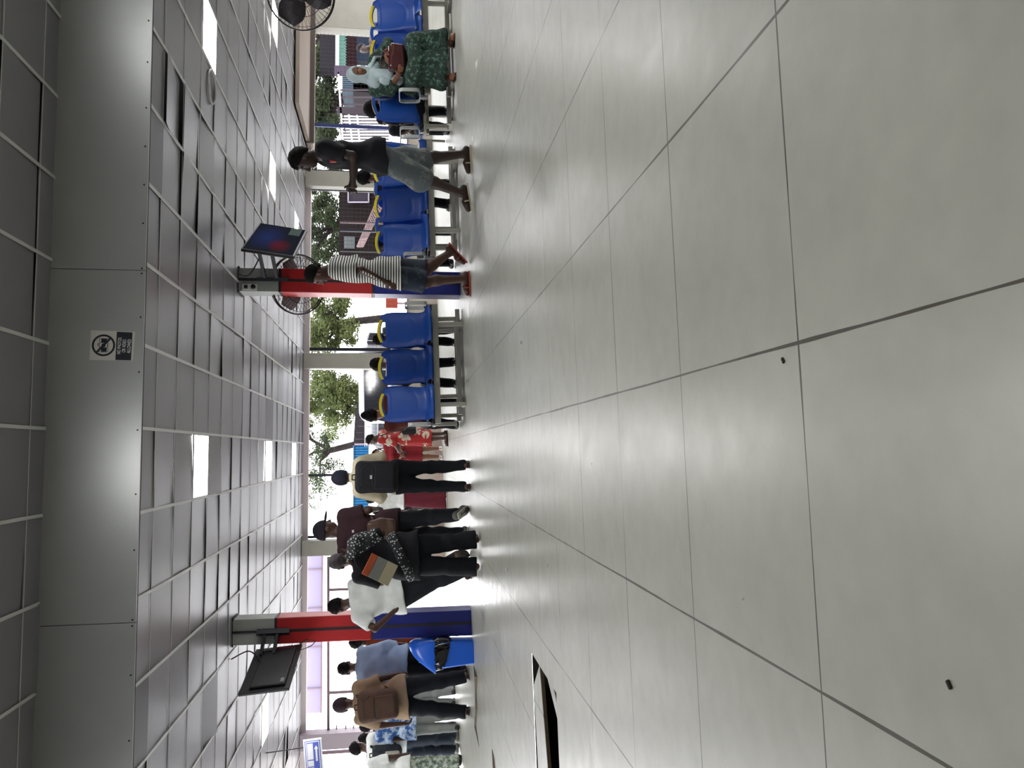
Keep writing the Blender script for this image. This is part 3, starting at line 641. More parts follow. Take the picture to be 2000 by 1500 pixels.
# ---------------------------------------------------------------- figures: smooth blends of tapered limbs, meshed as one surface
V3 = lambda *a: np.array(a, float)
class Field:
    def __init__(s, lo, hi, h):
        s.h = h; s.lo = np.array(lo, float)-3*h; s.n = np.ceil((np.array(hi)+3*h-s.lo)/h).astype(int)+1
        s.ax = [s.lo[k]+h*np.arange(s.n[k]) for k in range(3)]; s.F = np.full(s.n, .5, np.float32)
    def box(s, lo, hi, m):
        i0 = np.clip(np.floor((np.array(lo)-m-s.lo)/s.h).astype(int), 0, s.n); i1 = np.clip(np.ceil((np.array(hi)+m-s.lo)/s.h).astype(int)+1, 0, s.n)
        sl = tuple(slice(a, b) for a, b in zip(i0, i1)); g = np.meshgrid(*[s.ax[k][sl[k]] for k in range(3)], indexing='ij', sparse=True); return sl, g
    def put(s, sl, d, k):
        A = s.F[sl]; d = d.astype(np.float32)
        if k == 'cut': s.F[sl] = np.maximum(A, d); return
        if k < 0:
            h = np.clip(.5-.5*(A+d)/(-k), 0, 1); s.F[sl] = A*(1-h)+(-d)*h+(-k)*h*(1-h); return
        if k == 0: s.F[sl] = np.minimum(A, d); return
        h = np.clip(.5+.5*(A-d)/k, 0, 1); s.F[sl] = A*(1-h)+d*h-k*h*(1-h)
    def cone(s, a, b, ra, rb, k=.03, clip=None, sq=None):
        a = np.array(a, float); b = np.array(b, float); m = max(ra, rb)+abs(k)+.02; sl, (X, Y, Z) = s.box(np.minimum(a, b), np.maximum(a, b), m)
        ab = b-a; L = max(ab.dot(ab), 1e-9); t = np.clip(((X-a[0])*ab[0]+(Y-a[1])*ab[1]+(Z-a[2])*ab[2])/L, 0, 1)
        if sq: # flatten along a direction: (unit vector, factor)
            n, f = np.array(sq[0], float), sq[1]; px, py, pz = X-a[0]-t*ab[0], Y-a[1]-t*ab[1], Z-a[2]-t*ab[2]; q = px*n[0]+py*n[1]+pz*n[2]
            d = np.sqrt(np.maximum(px**2+py**2+pz**2+q*q*(1/f**2-1), 1e-12))-(ra+(rb-ra)*t); d = d*min(1, f*1.25)
        else:
            d = np.sqrt((X-a[0]-t*ab[0])**2+(Y-a[1]-t*ab[1])**2+(Z-a[2]-t*ab[2])**2)-(ra+(rb-ra)*t)
        if clip is not None:
            for p, nn in clip: d = np.maximum(d, (X-p[0])*nn[0]+(Y-p[1])*nn[1]+(Z-p[2])*nn[2])
        s.put(sl, d, k)
    def ell(s, c, r, R=None, k=.02, clip=None):
        c = np.array(c, float); r = np.array(r, float); m = abs(k)+.02; e = np.full(3, r.max()); sl, (X, Y, Z) = s.box(c-e, c+e, m)
        x, y, z = X-c[0], Y-c[1], Z-c[2]
        if R is not None: x, y, z = (R[0, 0]*x+R[1, 0]*y+R[2, 0]*z, R[0, 1]*x+R[1, 1]*y+R[2, 1]*z, R[0, 2]*x+R[1, 2]*y+R[2, 2]*z)
        q = np.sqrt((x/r[0])**2+(y/r[1])**2+(z/r[2])**2); g = np.sqrt((x/r[0]**2)**2+(y/r[1]**2)**2+(z/r[2]**2)**2)+1e-6; d = q*(q-1)/g
        if clip is not None:
            for p, nn in clip: d = np.maximum(d, (X-p[0])*nn[0]+(Y-p[1])*nn[1]+(Z-p[2])*nn[2])
        s.put(sl, d, k)
    def rbox(s, c, r, R=None, rad=.03, k=.01):
        c = np.array(c, float); r = np.array(r, float); e = np.full(3, np.linalg.norm(r)); sl, (X, Y, Z) = s.box(c-e, c+e, abs(k)+.02)
        x, y, z = X-c[0], Y-c[1], Z-c[2]
        if R is not None: x, y, z = (R[0, 0]*x+R[1, 0]*y+R[2, 0]*z, R[0, 1]*x+R[1, 1]*y+R[2, 1]*z, R[0, 2]*x+R[1, 2]*y+R[2, 2]*z)
        qx, qy, qz = np.abs(x)-r[0]+rad, np.abs(y)-r[1]+rad, np.abs(z)-r[2]+rad
        d = np.sqrt(np.maximum(qx, 0)**2+np.maximum(qy, 0)**2+np.maximum(qz, 0)**2)+np.minimum(np.maximum(qx, np.maximum(qy, qz)), 0)-rad
        s.put(sl, d, k)
    def cut(s, p, n):
        X, Y, Z = np.meshgrid(*s.ax, indexing='ij', sparse=True); s.F = np.maximum(s.F, (((X-p[0])*n[0]+(Y-p[1])*n[1]+(Z-p[2])*n[2])).astype(np.float32))
    def folds(s, amp, fx, seed=0):
        X, Y, Z = np.meshgrid(*s.ax, indexing='ij', sparse=True); r = np.random.RandomState(seed); D = 0
        for q in range(4):
            d = r.normal(size=3); d[2] = d[2]*1.2+.9*(1 if q % 2 else -1); d /= np.linalg.norm(d); f = fx*r.uniform(.7, 1.6); D = D+np.sin(f*(d[0]*X+d[1]*Y+d[2]*Z)+r.uniform(0, 6)+1.3*np.sin(f*.4*(X*d[1]-Y*d[2]+Z*d[0])))
        s.F += (amp*.5*D).astype(np.float32)
    def pleat(s, amp, n, c, z0, z1):
        X, Y, Z = np.meshgrid(*s.ax, indexing='ij', sparse=True); a = np.arctan2(Y-c[1], X-c[0]); w = np.clip((z1-Z)/(z1-z0), 0, 1)
        s.F += (amp*w*np.sin(n*a+2.2*np.sin(2*a+1)+1.5*Z)).astype(np.float32)
    def mesh(s, name, m, parent, smooth=1):
        F = s.F; n = F.shape; neg = F < 0
        c8 = [neg[dx:n[0]-1+dx, dy:n[1]-1+dy, dz:n[2]-1+dz] for dx in (0, 1) for dy in (0, 1) for dz in (0, 1)]
        cnt = sum(c.astype(np.int8) for c in c8); act = (cnt > 0) & (cnt < 8); idx = np.argwhere(act)
        if not len(idx): return None
        I, J, K = idx.T; acc = np.zeros((len(idx), 3)); num = np.zeros(len(idx))
        for ax in range(3):
            o1, o2 = [q for q in range(3) if q != ax]
            for u in (0, 1):
                for v in (0, 1):
                    d = np.zeros(3, int); d[o1] = u; d[o2] = v; e = d.copy(); e[ax] = 1
                    A = F[I+d[0], J+d[1], K+d[2]]; B = F[I+e[0], J+e[1], K+e[2]]; cr = (A < 0) != (B < 0); t = np.where(cr, A/np.where(A-B == 0, 1, A-B), 0)
                    p = np.zeros((len(idx), 3)); p[:, o1] = u; p[:, o2] = v; p[:, ax] = t; acc += p*cr[:, None]; num += cr
        co = (acc/num[:, None]+idx)*s.h+s.lo; vi = -np.ones(act.shape, int); vi[I, J, K] = np.arange(len(idx)); quads = []
        for ax in range(3):
            o1, o2 = [q for q in range(3) if q != ax]; sl0 = [slice(1, n[q]-1) for q in range(3)]; sl0[ax] = slice(0, n[ax]-1); sl1 = list(sl0); sl1[ax] = slice(1, n[ax])
            a, b = neg[tuple(sl0)], neg[tuple(sl1)]; cr = np.argwhere(a != b)
            if not len(cr): continue
            flip = a[tuple(cr.T)]; off = np.ones(3, int); off[ax] = 0; cr = cr+off
            def g(u, v):
                d = cr.copy(); d[:, o1] -= u; d[:, o2] -= v; return vi[d[:, 0], d[:, 1], d[:, 2]]
            q = np.stack([g(1, 1), g(0, 1), g(0, 0), g(1, 0)], 1)
            if ax == 1: flip = ~flip
            q[~flip] = q[~flip][:, ::-1]; quads.append(q)
        Q = np.concatenate(quads); Q = Q[(Q >= 0).all(1)]
        me = bpy.data.meshes.new(name); me.vertices.add(len(co)); me.vertices.foreach_set('co', co.astype(np.float32).ravel()); me.loops.add(Q.size); me.loops.foreach_set('vertex_index', Q.astype(np.int32).ravel())
        me.polygons.add(len(Q)); me.polygons.foreach_set('loop_start', np.arange(0, Q.size, 4, dtype=np.int32)); me.polygons.foreach_set('loop_total', np.full(len(Q), 4, np.int32)); me.update(calc_edges=True)
        me.polygons.foreach_set('use_smooth', np.ones(len(Q), bool)); o = link(name, me, m, parent); return o
def rotm(yaw=0, pitch=0, roll=0):   # local +y forward, +x right; pitch>0 leans forward
    cy, sy = math.cos(math.radians(yaw)), math.sin(math.radians(yaw)); cp, sp = math.cos(math.radians(-pitch)), math.sin(math.radians(-pitch)); cr, sr = math.cos(math.radians(roll)), math.sin(math.radians(roll))
    return np.array([[cy, -sy, 0], [sy, cy, 0], [0, 0, 1]]) @ np.array([[1, 0, 0], [0, cp, -sp], [0, sp, cp]]) @ np.array([[cr, 0, sr], [0, 1, 0], [-sr, 0, cr]])
STAND = dict(pel=(0, 0, .95), kneL=(-.10, .02, .50), ankL=(-.105, -.02, .085), kneR=(.10, .02, .50), ankR=(.105, -.02, .085), toeL=(-.12, .15, .03), toeR=(.12, .15, .03),
             elbL=(-.235, -.03, 1.14), wriL=(-.245, .03, .90), elbR=(.235, -.03, 1.14), wriR=(.245, .03, .90))
class Fig:
    """one person: joints, then body / hair / clothing meshes under one Empty"""
    def __init__(s, x, y, heading, H, label, z=None, h=.0095, wide=1., lean=(0, 0), twist=0, head=(0, 0), skin='skin_dark', group=None, female=False, **pose):
        s.e = empty('person', label=label, cat='person', group=group); s.e.location = (x, y, fz(x, y) if z is None else z); s.e.rotation_euler = (0, 0, math.radians(heading)); k = H/1.75; s.e.scale = (k, k, k)
        s.h = h; s.w = wide; P = dict(STAND); P.update(pose); s.J = {a: V3(*b) for a, b in P.items()}; s.skin = skin; s.female = female
        U = rotm(twist, lean[0], lean[1]); pel = s.J['pel']; s.U = U
        up = lambda *p: pel+U@(V3(*p)-V3(0, 0, .95))
        J = s.J; J['hipL'] = pel+V3(-.095*wide, 0, -.02); J['hipR'] = pel+V3(.095*wide, 0, -.02); J['wst'] = up(0, 0, 1.08); J['chs'] = up(0, -.005, 1.28); J['nck'] = up(0, -.015, 1.465)
        sw = .175*(.93 if female else 1)*wide; J['shoL'] = up(-sw, -.015, 1.415); J['shoR'] = up(sw, -.015, 1.415)
        s.hr = U@rotm(head[0], head[1]); J['hed'] = up(0, 0, 1.50)+s.hr@V3(0, .03, .125); s.up = up
        if not pose.get('elbL') is not None: pass
        for q in ('elbL', 'wriL', 'elbR', 'wriR'):       # arms not given follow the torso
            if q not in pose: J[q] = up(*STAND[q])
        if 'toeL' not in pose: J['toeL'] = J['ankL']+V3(-.02, .17, -.055)
        if 'toeR' not in pose: J['toeR'] = J['ankR']+V3(.02, .17, -.055)
        s.lo = np.min([J[q] for q in J], 0)-.2; s.hi = np.max([J[q] for q in J], 0)+.2; s.lo[2] = max(s.lo[2], min(J['ankL'][2], J['ankR'][2])-.15)
        s.chest_w = .082*wide
    def field(s, lo=None, hi=None, h=None): return Field(s.lo if lo is None else lo, s.hi if hi is None else hi, h or s.h)
    def torso(s, f, g=0, k=.05):
        J, up, w = s.J, s.up, s.w; cw = s.chest_w; fl = (s.U@V3(0, 1, 0), .78)
        f.cone(up(-.065*w, 0, .95), up(.065*w, 0, .95), .118*w+g, .118*w+g, 0, sq=fl); f.cone(up(-.05*w, 0, 1.1), up(.05*w, 0, 1.1), .098*w+g, .098*w+g, k, sq=fl)
        f.cone(up(-cw, 0, 1.30), up(cw, 0, 1.30), .108*w+g, .108*w+g, k+.03, sq=fl); f.cone(up(-.05*w, 0, 1.2), up(.05*w, 0, 1.2), .105*w+g, .105*w+g, k, sq=fl)
        if s.female:
            for sx in (-1, 1): f.ell(up(sx*.075, .085, 1.25), (.062+g, .06+g, .065+g), s.U, .03)
        for q in 'LR': f.cone(up((-1 if q == 'L' else 1)*.06, -.015, 1.42), J['sho'+q], .07+g, .055+g, k)
    def arm(s, f, q, g=0, upto=1., k=.02, fore=None):
        J = s.J; a, b, c = J['sho'+q], J['elb'+q], J['wri'+q]; w = .5+.5*s.w
        if upto < 1:
            p = a+(b-a)*upto; n = (b-a)/np.linalg.norm(b-a); f.cone(a, b, (.054)*w+g, (.043)*w+g*1.15, k, clip=[(p, n)]); return
        f.cone(a, b, .052*w+g, .040*w+g, k)
        if fore is None: f.cone(b, c, .041*w+g, .027*w+g, k)
        else:
            p = b+(c-b)*fore; n = (c-b)/np.linalg.norm(c-b); f.cone(b, c, .041*w+g, .031*w+g, k, clip=[(p, n)])
    def hand(s, f, q, curl=35, spread=1, dirv=None):
        J = s.J; c, b = J['wri'+q], J['elb'+q]; d = (c-b)/np.linalg.norm(c-b) if dirv is None else np.array(dirv, float)/np.linalg.norm(dirv); sx = -1 if q == 'L' else 1
        side = V3(0, 1, 0) if abs(d[1]) < .8 else V3(0, 0, 1); side = side-d*side.dot(d); side /= np.linalg.norm(side); nor = np.cross(side, d)*(1 if q == 'L' else -1)   # palm faces along nor
        if nor[0]*sx > 0: nor = -nor
        f.cone(c, c+d*.03, .026, .028, .015); f.cone(c+d*.035-side*.022, c+d*.035+side*.022, .019, .019, .012); f.cone(c+d*.08-side*.024, c+d*.08+side*.024, .0145, .0145, .015)
        ca, sa = math.cos(math.radians(curl)), math.sin(math.radians(curl)); d1 = d*ca+nor*sa; c2, s2 = math.cos(math.radians(curl*2)), math.sin(math.radians(curl*2)); d2 = d*c2+nor*s2
        for i, L in zip((-1.5, -.5, .5, 1.5), (.032, .04, .043, .038)):
            r0 = c+d*.085+side*(i*.0175); r1 = r0+d1*L+side*i*.002*spread; f.cone(r0, r1, .0098, .0092, .004); f.cone(r1, r1+d2*L*.85, .0092, .0078, .003)
        t0 = c+d*.03+side*.026; t1 = t0+(d*.5+side*.6+nor*.3)*.045; f.cone(t0, t1, .0125, .0105, .01); f.cone(t1, t1+(d*.75+side*.05+nor*.4)*.036, .0105, .0085, .004)
    def leg(s, f, q, g=0, k=.04, clip=None, flare=0.):
        J = s.J; a, b, c = J['hip'+q], J['kne'+q], J['ank'+q]; w = s.w
        f.cone(a, b, .092*w+g, .062+g+flare*.3, k); up_ = b+(c-b)*.3; back = -np.cross(np.cross(b-a, c-b), c-b); n = np.linalg.norm(back)
        fw = V3(0, 1, 0)
        f.cone(b, up_-fw*.012, .055+g+flare*.3, .056+g+flare*.4, k); f.cone(up_-fw*.012, c, .055+g+flare*.4, .038+g+flare+(.006 if g else 0), k, clip=clip)
    def foot(s, f, q, g=0, k=.02):
        J = s.J; c, t = J['ank'+q], J['toe'+q]; d = t-c; d2 = d/np.linalg.norm(d); dn = s.footdown(q); heel = c+dn*.045-d2*.035
        f.cone(c, heel, .036+g, .032+g, k); f.cone(heel, c+dn*.0+d*.95, .030+g, .022+g, k); side = np.cross(d2, dn); f.cone(c+d*.72-side*.022+dn*.005, c+d*.72+side*.022+dn*.005, .024+g, .024+g, k); f.cone(c+d*.5, c+d*1.02, .03+g, .017+g, k)
    def footdown(s, q):
        J = s.J; d = J['toe'+q]-J['ank'+q]; d = d/np.linalg.norm(d); k_ = J['ank'+q]-J['kne'+q]; k_ = k_/np.linalg.norm(k_); dn = k_-d*k_.dot(d); return dn/np.linalg.norm(dn)
    def body(s, feet=True, hands=True, curl=(35, 35), face=True, arms='LR', legs='LR', hd=(None, None), ears=True):
        f = s.field(); J = s.J; hr = s.hr; H = J['hed']; hp = lambda *p: H+hr@V3(*p)
        s.torso(f)
        for i, q in enumerate('LR'):
            if q in arms: s.arm(f, q)
            if q in legs: s.leg(f, q)
            if q in legs and feet: s.foot(f, q)
        f.cone(J['nck']-s.U@V3(0, 0, .03), hp(0, -.02, -.07), .055, .052, .03)
        f.ell(hp(0, -.012, .02), (.077, .095, .10), hr, .02); f.ell(hp(0, .022, -.045), (.06, .066, .075), hr, .035); f.ell(hp(0, .045, -.095), (.03, .03, .022), hr, .025)
        if ears:
            for sx in (-1, 1): f.ell(hp(sx*.078, -.01, -.02), (.012, .022, .034), hr, .008)
        if face:
            for sx in (-1, 1): f.ell(hp(sx*.033, .098, .003), (.021, .02, .014), hr, -.012)
            f.cone(hp(0, .084, .005), hp(0, .106, -.034), .010, .0145, .014); f.cone(hp(-.013, .094, -.039), hp(.013, .094, -.039), .011, .011, .008)
            f.cone(hp(-.017, .082, -.071), hp(.017, .082, -.071), .0085, .0085, .006); f.cone(hp(-.014, .079, -.083), hp(.014, .079, -.083), .009, .009, .005); f.cone(hp(-.04, .086, .022), hp(.04, .086, .022), .009, .009, .012)
        if hands:
            for i, q in enumerate('LR'):
                if q in arms: s.hand(f, q, curl[i], 1, hd[i])
        return f.mesh('body', MATS[s.skin], s.e)
    def eyes(s):
        hp = lambda *p: s.J['hed']+s.hr@V3(*p)
        for sx in (-1, 1):
            o = MB().lathe([(.0005, .0115), (.006, .0098), (.0098, .006), (.0115, 0), (.0098, -.006), (.0005, -.0115)], (0, 0, 0), 12).build('eye', MATS['eye_white'], s.e, True, hp(sx*.033, .075, .004)); o.rotation_euler = (0, 0, 0)
            i = MB().lathe([(.0005, .0125), (.0035, .0118), (.0055, .0095)], (0, 0, 0), 12).build('iris', MATS['iris'], o, True); i.rotation_mode = 'QUATERNION'; i.rotation_quaternion = Vector(s.hr@V3(0, 1, 0)).to_track_quat('Z', 'Y')
    def hair(s, m, g=.012, line=.045, back=-.075, name='hair', bun=None, k=.01):
        H, hr = s.J['hed'], s.hr; hp = lambda *p: H+hr@V3(*p); f = Field(H-.2, H+.24, .007)
        n1 = hr@V3(0, .62, -.78); f.ell(hp(0, -.014, .022), (.079+g, .097+g, .102+g), hr, 0, clip=[(hp(0, line, .055), n1), (hp(0, 0, back), hr@V3(0, -.15, -1))])
        if bun is not None: f.ell(hp(*bun[:3]), (bun[3],)*3, hr, .015)
        f.folds(.004, 90, 3); return f.mesh(name, m, s.e)
    def cap(s, m, brim=True, g=.016, z=.0):
        H, hr = s.J['hed'], s.hr; hp = lambda *p: H+hr@V3(*p); f = Field(H-.2, H+.24, .007)
        f.ell(hp(0, -.012, .022), (.080+g, .098+g, .105+g), hr, 0, clip=[(hp(0, 0, z), hr@V3(0, .12, -1))]); c = f.mesh('cap', m, s.e)
        if brim:
            f = Field(H-.24, H+.24, .007); f.ell(hp(0, .13, z+.02), (.075, .085, .012), rotm(0, 14) if 0 else hr, 0, clip=[(hp(0, .075, 0), hr@V3(0, -1, 0))]); f.mesh('cap_brim', m, c)
        return c
    def shirt(s, m, hem=.86, sleeve=.6, fore=None, g=.022, neck=1.455, folds=.006, name='shirt', arms='LR', seed=1, loose=0, collar=False, fs=26):
        f = s.field(); s.torso(f, g, .06); U = s.U; pel = s.J['pel']; dz = hem-.95; w = s.w
        f.cone(pel+U@V3(-.06*w, 0, min(dz+.02, .02)), pel+U@V3(.06*w, 0, min(dz+.02, .02)), .122*w+g+loose, .122*w+g+loose, .05, sq=(U@V3(0, 1, 0), .82))
        if dz < -.05: f.cone(pel+U@V3(-.07*w, 0, dz), pel+U@V3(.07*w, 0, dz), .12*w+g+loose, .12*w+g+loose, .06, sq=(U@V3(0, 1, 0), .85))
        if dz < -.02:
            for q in 'LR':
                a, b = s.J['hip'+q], s.J['kne'+q]; t = min(.8, max(.25, -dz/.45+.1)); f.cone(a, a+(b-a)*t, .098*w+g+loose, .088*w+g+loose, .05)
        f.cut(pel+U@V3(0, 0, dz), U@V3(0, -.08, -1)); f.cut(s.up(0, .02, neck), U@V3(0, .35, 1))
        for q in arms: s.arm(f, q, g*.85+.002, sleeve if fore is None else 1., .03, fore)
        if collar: f.cone(s.up(0, -.02, neck-.02), s.up(0, -.005, neck+.035), .066, .062, .015, clip=[(s.up(0, 0, neck+.03), U@V3(0, .3, 1))])
        if folds: f.folds(folds, fs, seed)
        return f.mesh(name, m, s.e)
    def trousers(s, m, to=.0, g=.016, waist=.94, legs='LR', folds=.005, name='trousers', seed=2, flare=0., knee=None, fs=22):
        f = s.field(); J = s.J; pel = J['pel']; w = s.w
        f.cone(pel+V3(-.065*w, 0, 0), pel+V3(.065*w, 0, 0), .118*w+g, .118*w+g, 0, sq=((0, 1, 0), .85))
        f.cone(pel+V3(-.05*w, 0, .06), pel+V3(.05*w, 0, .06), .105*w+g, .105*w+g, .04, sq=((0, 1, 0), .8)); f.cut(pel+V3(0, 0, waist-.95), V3(0, 0, 1))
        for q in legs:
            a, b, c = J['hip'+q], J['kne'+q], J['ank'+q]
            if knee is not None:       # shorts: end along the thigh / just below the knee
                p, n = (a+(b-a)*knee, (b-a)) if knee <= 1 else (b+(c-b)*(knee-1), (c-b)); n = n/np.linalg.norm(n)
                f.cone(a, b, .094*w+g, .072+g*1.7, .04, clip=[(p, n)] if knee <= 1 else None)
                if knee > 1: f.cone(b, c, .07+g, .06+g, .03, clip=[(p, n)])
            else:
                n = (c-b)/np.linalg.norm(c-b); s.leg(f, q, g, .04, [(c+n*(.03+to), n)], flare)
        if folds: f.folds(folds, fs, seed)
        return f.mesh(name, m, s.e)
    def shoes(s, m, sole=None, g=.01, high=.03):
        for q in 'LR':
            J = s.J; c, t = J['ank'+q], J['toe'+q]; f = Field(np.minimum(c, t)-.12, np.maximum(c, t)+.12, .007); s.foot(f, q, g, .025); k_ = (J['kne'+q]-c); k_ /= np.linalg.norm(k_); dn = s.footdown(q)
            f.cut(c-dn*high, -dn); f.cut(c+dn*.083, dn); o = f.mesh('shoe', m, s.e)
            if sole and o: s.sole(q, sole, o)
    def soleframe(s, q):
        J = s.J; c, t = J['ank'+q], J['toe'+q]; d = t-c; d = d/np.linalg.norm(d); dn = s.footdown(q); hb = c+dn*.045-d*.035+dn*.03; tb = t+dn*.02; fl = tb-hb; L = np.linalg.norm(fl); fl /= L; dn = dn-fl*dn.dot(fl); dn /= np.linalg.norm(dn); return hb, fl, dn, np.cross(fl, dn), L
    def sole(s, q, m, parent, th=.016, wd=.046):
        hb, fl, dn, side, L = s.soleframe(q); W = ((-.03, .6), (-.012, .85), (.25*L, .85), (.5*L, .95), (.75*L, 1.05), (L, .9), (L+.03, .5)); pts = [hb+fl*y+side*wd*w for y, w in W]
        pts += [p-side*2*wd*w for p, (y, w) in list(zip(pts, W))[::-1]]
        return MB().prism(pts, dn*th).build('sole', m, parent)
    def sandals(s, m, strap=True, feet='LR', name='sandal'):
        for q in feet:
            o = s.sole(q, m, s.e); o.name = name; hb, fl, dn, side, L = s.soleframe(q); a = hb+fl*L*.66
            if strap: MB().tube([a+side*.044, a+side*.040-dn*.03, a+side*.02-dn*.052, a-side*.02-dn*.052, a-side*.040-dn*.03, a-side*.044], .0075, 6).build('strap', m, o, True)
# skins and cloths
for n_, c_ in (('skin_dark', S(72, 48, 38)), ('skin_deep', S(52, 38, 33)), ('skin_brown', S(118, 78, 56))): mat(n_, c_, .5, var=.06, vscale=20, spec=.4)
mat('eye_white', S(128, 118, 110), .4); mat('iris', S(20, 12, 8), .2); hairm = mat('hair_black', S(18, 16, 16), .8, var=.3, vscale=60, bump=.5, bscale=220, spec=.12)
def cloth(name, *c, rough=.85, var=.10): return mat('cloth_'+name, S(*c), rough, var=var, vscale=9, bump=.25, bscale=160, spec=.25)
def rucksack(fig, label, m, size, off, straps=True, name='rucksack', pocket=True, tagm=None, cat='rucksack', m2=None, strapm=None):
    """bag worn on the back of FIG: bag, pocket, top handle, straps; a thing of its own"""
    e = empty(name, label=label, cat=cat); e.matrix_world = fig.e.matrix_world.copy() if 0 else (Matrix.Translation(fig.e.location) @ Matrix.Rotation(fig.e.rotation_euler.z, 4, 'Z') @ Matrix.Scale(fig.e.scale.x, 4)); U = fig.U; c = fig.up(*off); R = U; sx, sy, sz = size; p = lambda *q: c+U@V3(*q)
    f = Field(c-max(size)*1.4, c+max(size)*1.4, .008); f.rbox(c, size, R, min(size)*.75, 0); f.folds(.004, 30, 9); f.mesh('bag', m, e)
    if pocket:
        f = Field(c-max(size)*1.4, c+max(size)*1.4, .008); f.rbox(p(0, -sy-.005, -sz*.35), (sx*.78, .035, sz*.5), R, .03, 0); f.mesh('front_pocket', m2 or m, e)
        MB().tube([p(-sx*.74, -sy-.03, sz*.12), p(-sx*.4, -sy-.036, sz*.19), p(sx*.4, -sy-.036, sz*.19), p(sx*.74, -sy-.03, sz*.12)], .005, 5).build('zip', MATS['black_plastic'], e, True)
        MB().tube([p(-sx*.85, -sy*.9, sz*.35), p(-sx*.5, -sy*.98, sz*.7), p(sx*.5, -sy*.98, sz*.7), p(sx*.85, -sy*.9, sz*.35)], .005, 5).build('zip', MATS['black_plastic'], e, True)
    MB().tube([p(-.035, sy*.5, sz*.95), p(-.03, sy*.4, sz+.04), p(.03, sy*.4, sz+.04), p(.035, sy*.5, sz*.95)], .01, 6).build('top_handle', strapm or m, e, True)
    if tagm: MB().box(p(0, -sy-.012, sz*.25), (.045, .012, .03), Matrix(R.tolist())).build('badge', tagm, e)
    if straps:
        for q in (-1, 1):
            P = [p(q*sx*.55, sy*.9, sz*.8), fig.up(q*.105, -.10, 1.44), fig.up(q*.115, -.03, 1.505), fig.up(q*.12, .08, 1.45), fig.up(q*.14, .135, 1.30), fig.up(q*.165, .08, 1.16), p(q*sx*.8, sy*.9, -sz*.6)]
            m_ = MB(); pr = None
            for i, a in enumerate(P):
                t = P[min(i+1, len(P)-1)]-P[max(0, i-1)]; t = t/np.linalg.norm(t); sd = U@V3(1, 0, 0); nr = np.cross(t, sd); nr /= np.linalg.norm(nr)
                v = [m_.bm.verts.new(a+sd*.028*u+nr*.007*w_) for u, w_ in ((-1, -1), (1, -1), (1, 1), (-1, 1))]
                if pr:
                    for j in range(4): m_.bm.faces.new((pr[j], pr[(j+1) % 4], v[(j+1) % 4], v[j]))
                pr = v
            o = m_.build('strap', strapm or m, e); md = o.modifiers.new('smooth', 'SUBSURF'); md.levels = 2; md.render_levels = 2
    return e
# ---------------------------------------------------------------- people
black = cloth('black', 26, 27, 32); blackt = cloth('black_trousers', 22, 24, 30); denim = patmat('denim_washed', 'blotch', S(84, 92, 96), S(128, 132, 126), 7, .85, .56); denimd = patmat('denim_dark', 'blotch', S(28, 38, 52), S(64, 80, 92), 6, .85, .6)
def Hh(V, y, Y, x=None): return AT(V, y, Y).z-fz(AT(V, y, Y).x if x is None else x, Y)
def gx(y, Y, V=850): return AT(V, y, Y).x
# 1 walker in black, nearest, right of the middle
Y = 7.42; p = Fig(gx(322, Y), Y, 84, Hh(559, 300, Y)*.985, 'young person in black tee and denim shorts walking left, hands raised before the chest', h=.0075, lean=(1, 0), head=(0, 10), skin='skin_deep',
      kneR=(.085, -.06, .50), ankR=(.09, -.14, .085), toeR=(.10, .03, .03), kneL=(-.09, .17, .50), ankL=(-.10, .29, .12), toeL=(-.115, .45, .05), pel=(0, -.06, .95),
      elbR=(.21, -.04, 1.14), wriR=(.08, .20, 1.17), elbL=(-.215, .0, 1.15), wriL=(-.07, .22, 1.15))
p.body(curl=(45, 45)); p.eyes(); p.hair(hairm, .019, line=.06, back=-.10); p.shirt(black, hem=.83, sleeve=.75, g=.032, neck=1.455, seed=4, loose=.016, folds=.007); p.trousers(denim, knee=1.12, g=.03, waist=.97, folds=.008, seed=5)
sandm = mat('sandal_tan', S(136, 96, 66), .6); p.sandals(mat('sandal_pale', S(196, 184, 160), .6))
MB().box(p.up(-.17, .10, 1.33), (.03, .02, .06), None, .004).build('red_badge', mat('badge_red', S(190, 52, 40), .5), p.e)
# 2 striped shirt walker before the right pillar
Y = 8.14; p = Fig(gx(533, Y), Y, 66, Hh(594, 524, Y), 'person in black and white striped shirt walking left before the right pillar', h=.0078, lean=(-2, 0), head=(16, 18), skin='skin_dark',
      kneR=(.09, .0, .475), ankR=(.10, -.20, .22), toeR=(.10, -.10, .06), kneL=(-.09, .09, .485), ankL=(-.10, .04, .085), toeL=(-.11, .20, .03), elbL=(-.225, -.06, 1.15), wriL=(-.235, .06, .90), elbR=(.225, -.06, 1.15), wriR=(.235, .10, .93))
p.body(); p.eyes(); p.hair(hairm, .015, line=.055, back=-.09); p.shirt(patmat('striped_jersey', 'stripes', S(44, 46, 48), S(214, 214, 206), 37, .9, .48), hem=.74, sleeve=.82, g=.034, loose=.014, seed=8, folds=.006); p.trousers(denimd, knee=1.0, g=.03, waist=.99, seed=6)
p.sandals(mat('flipflop_red', S(150, 58, 44), .6))
MB().tube([p.J['elbL']+V3(-.045, 0, -.0), (p.J['elbL']+p.J['wriL'])/2+V3(-.045, 0, 0), p.J['wriL']+V3(-.035, 0, .03)], .012, 6).build('striped_cuff', MATS['striped_jersey'], p.e)
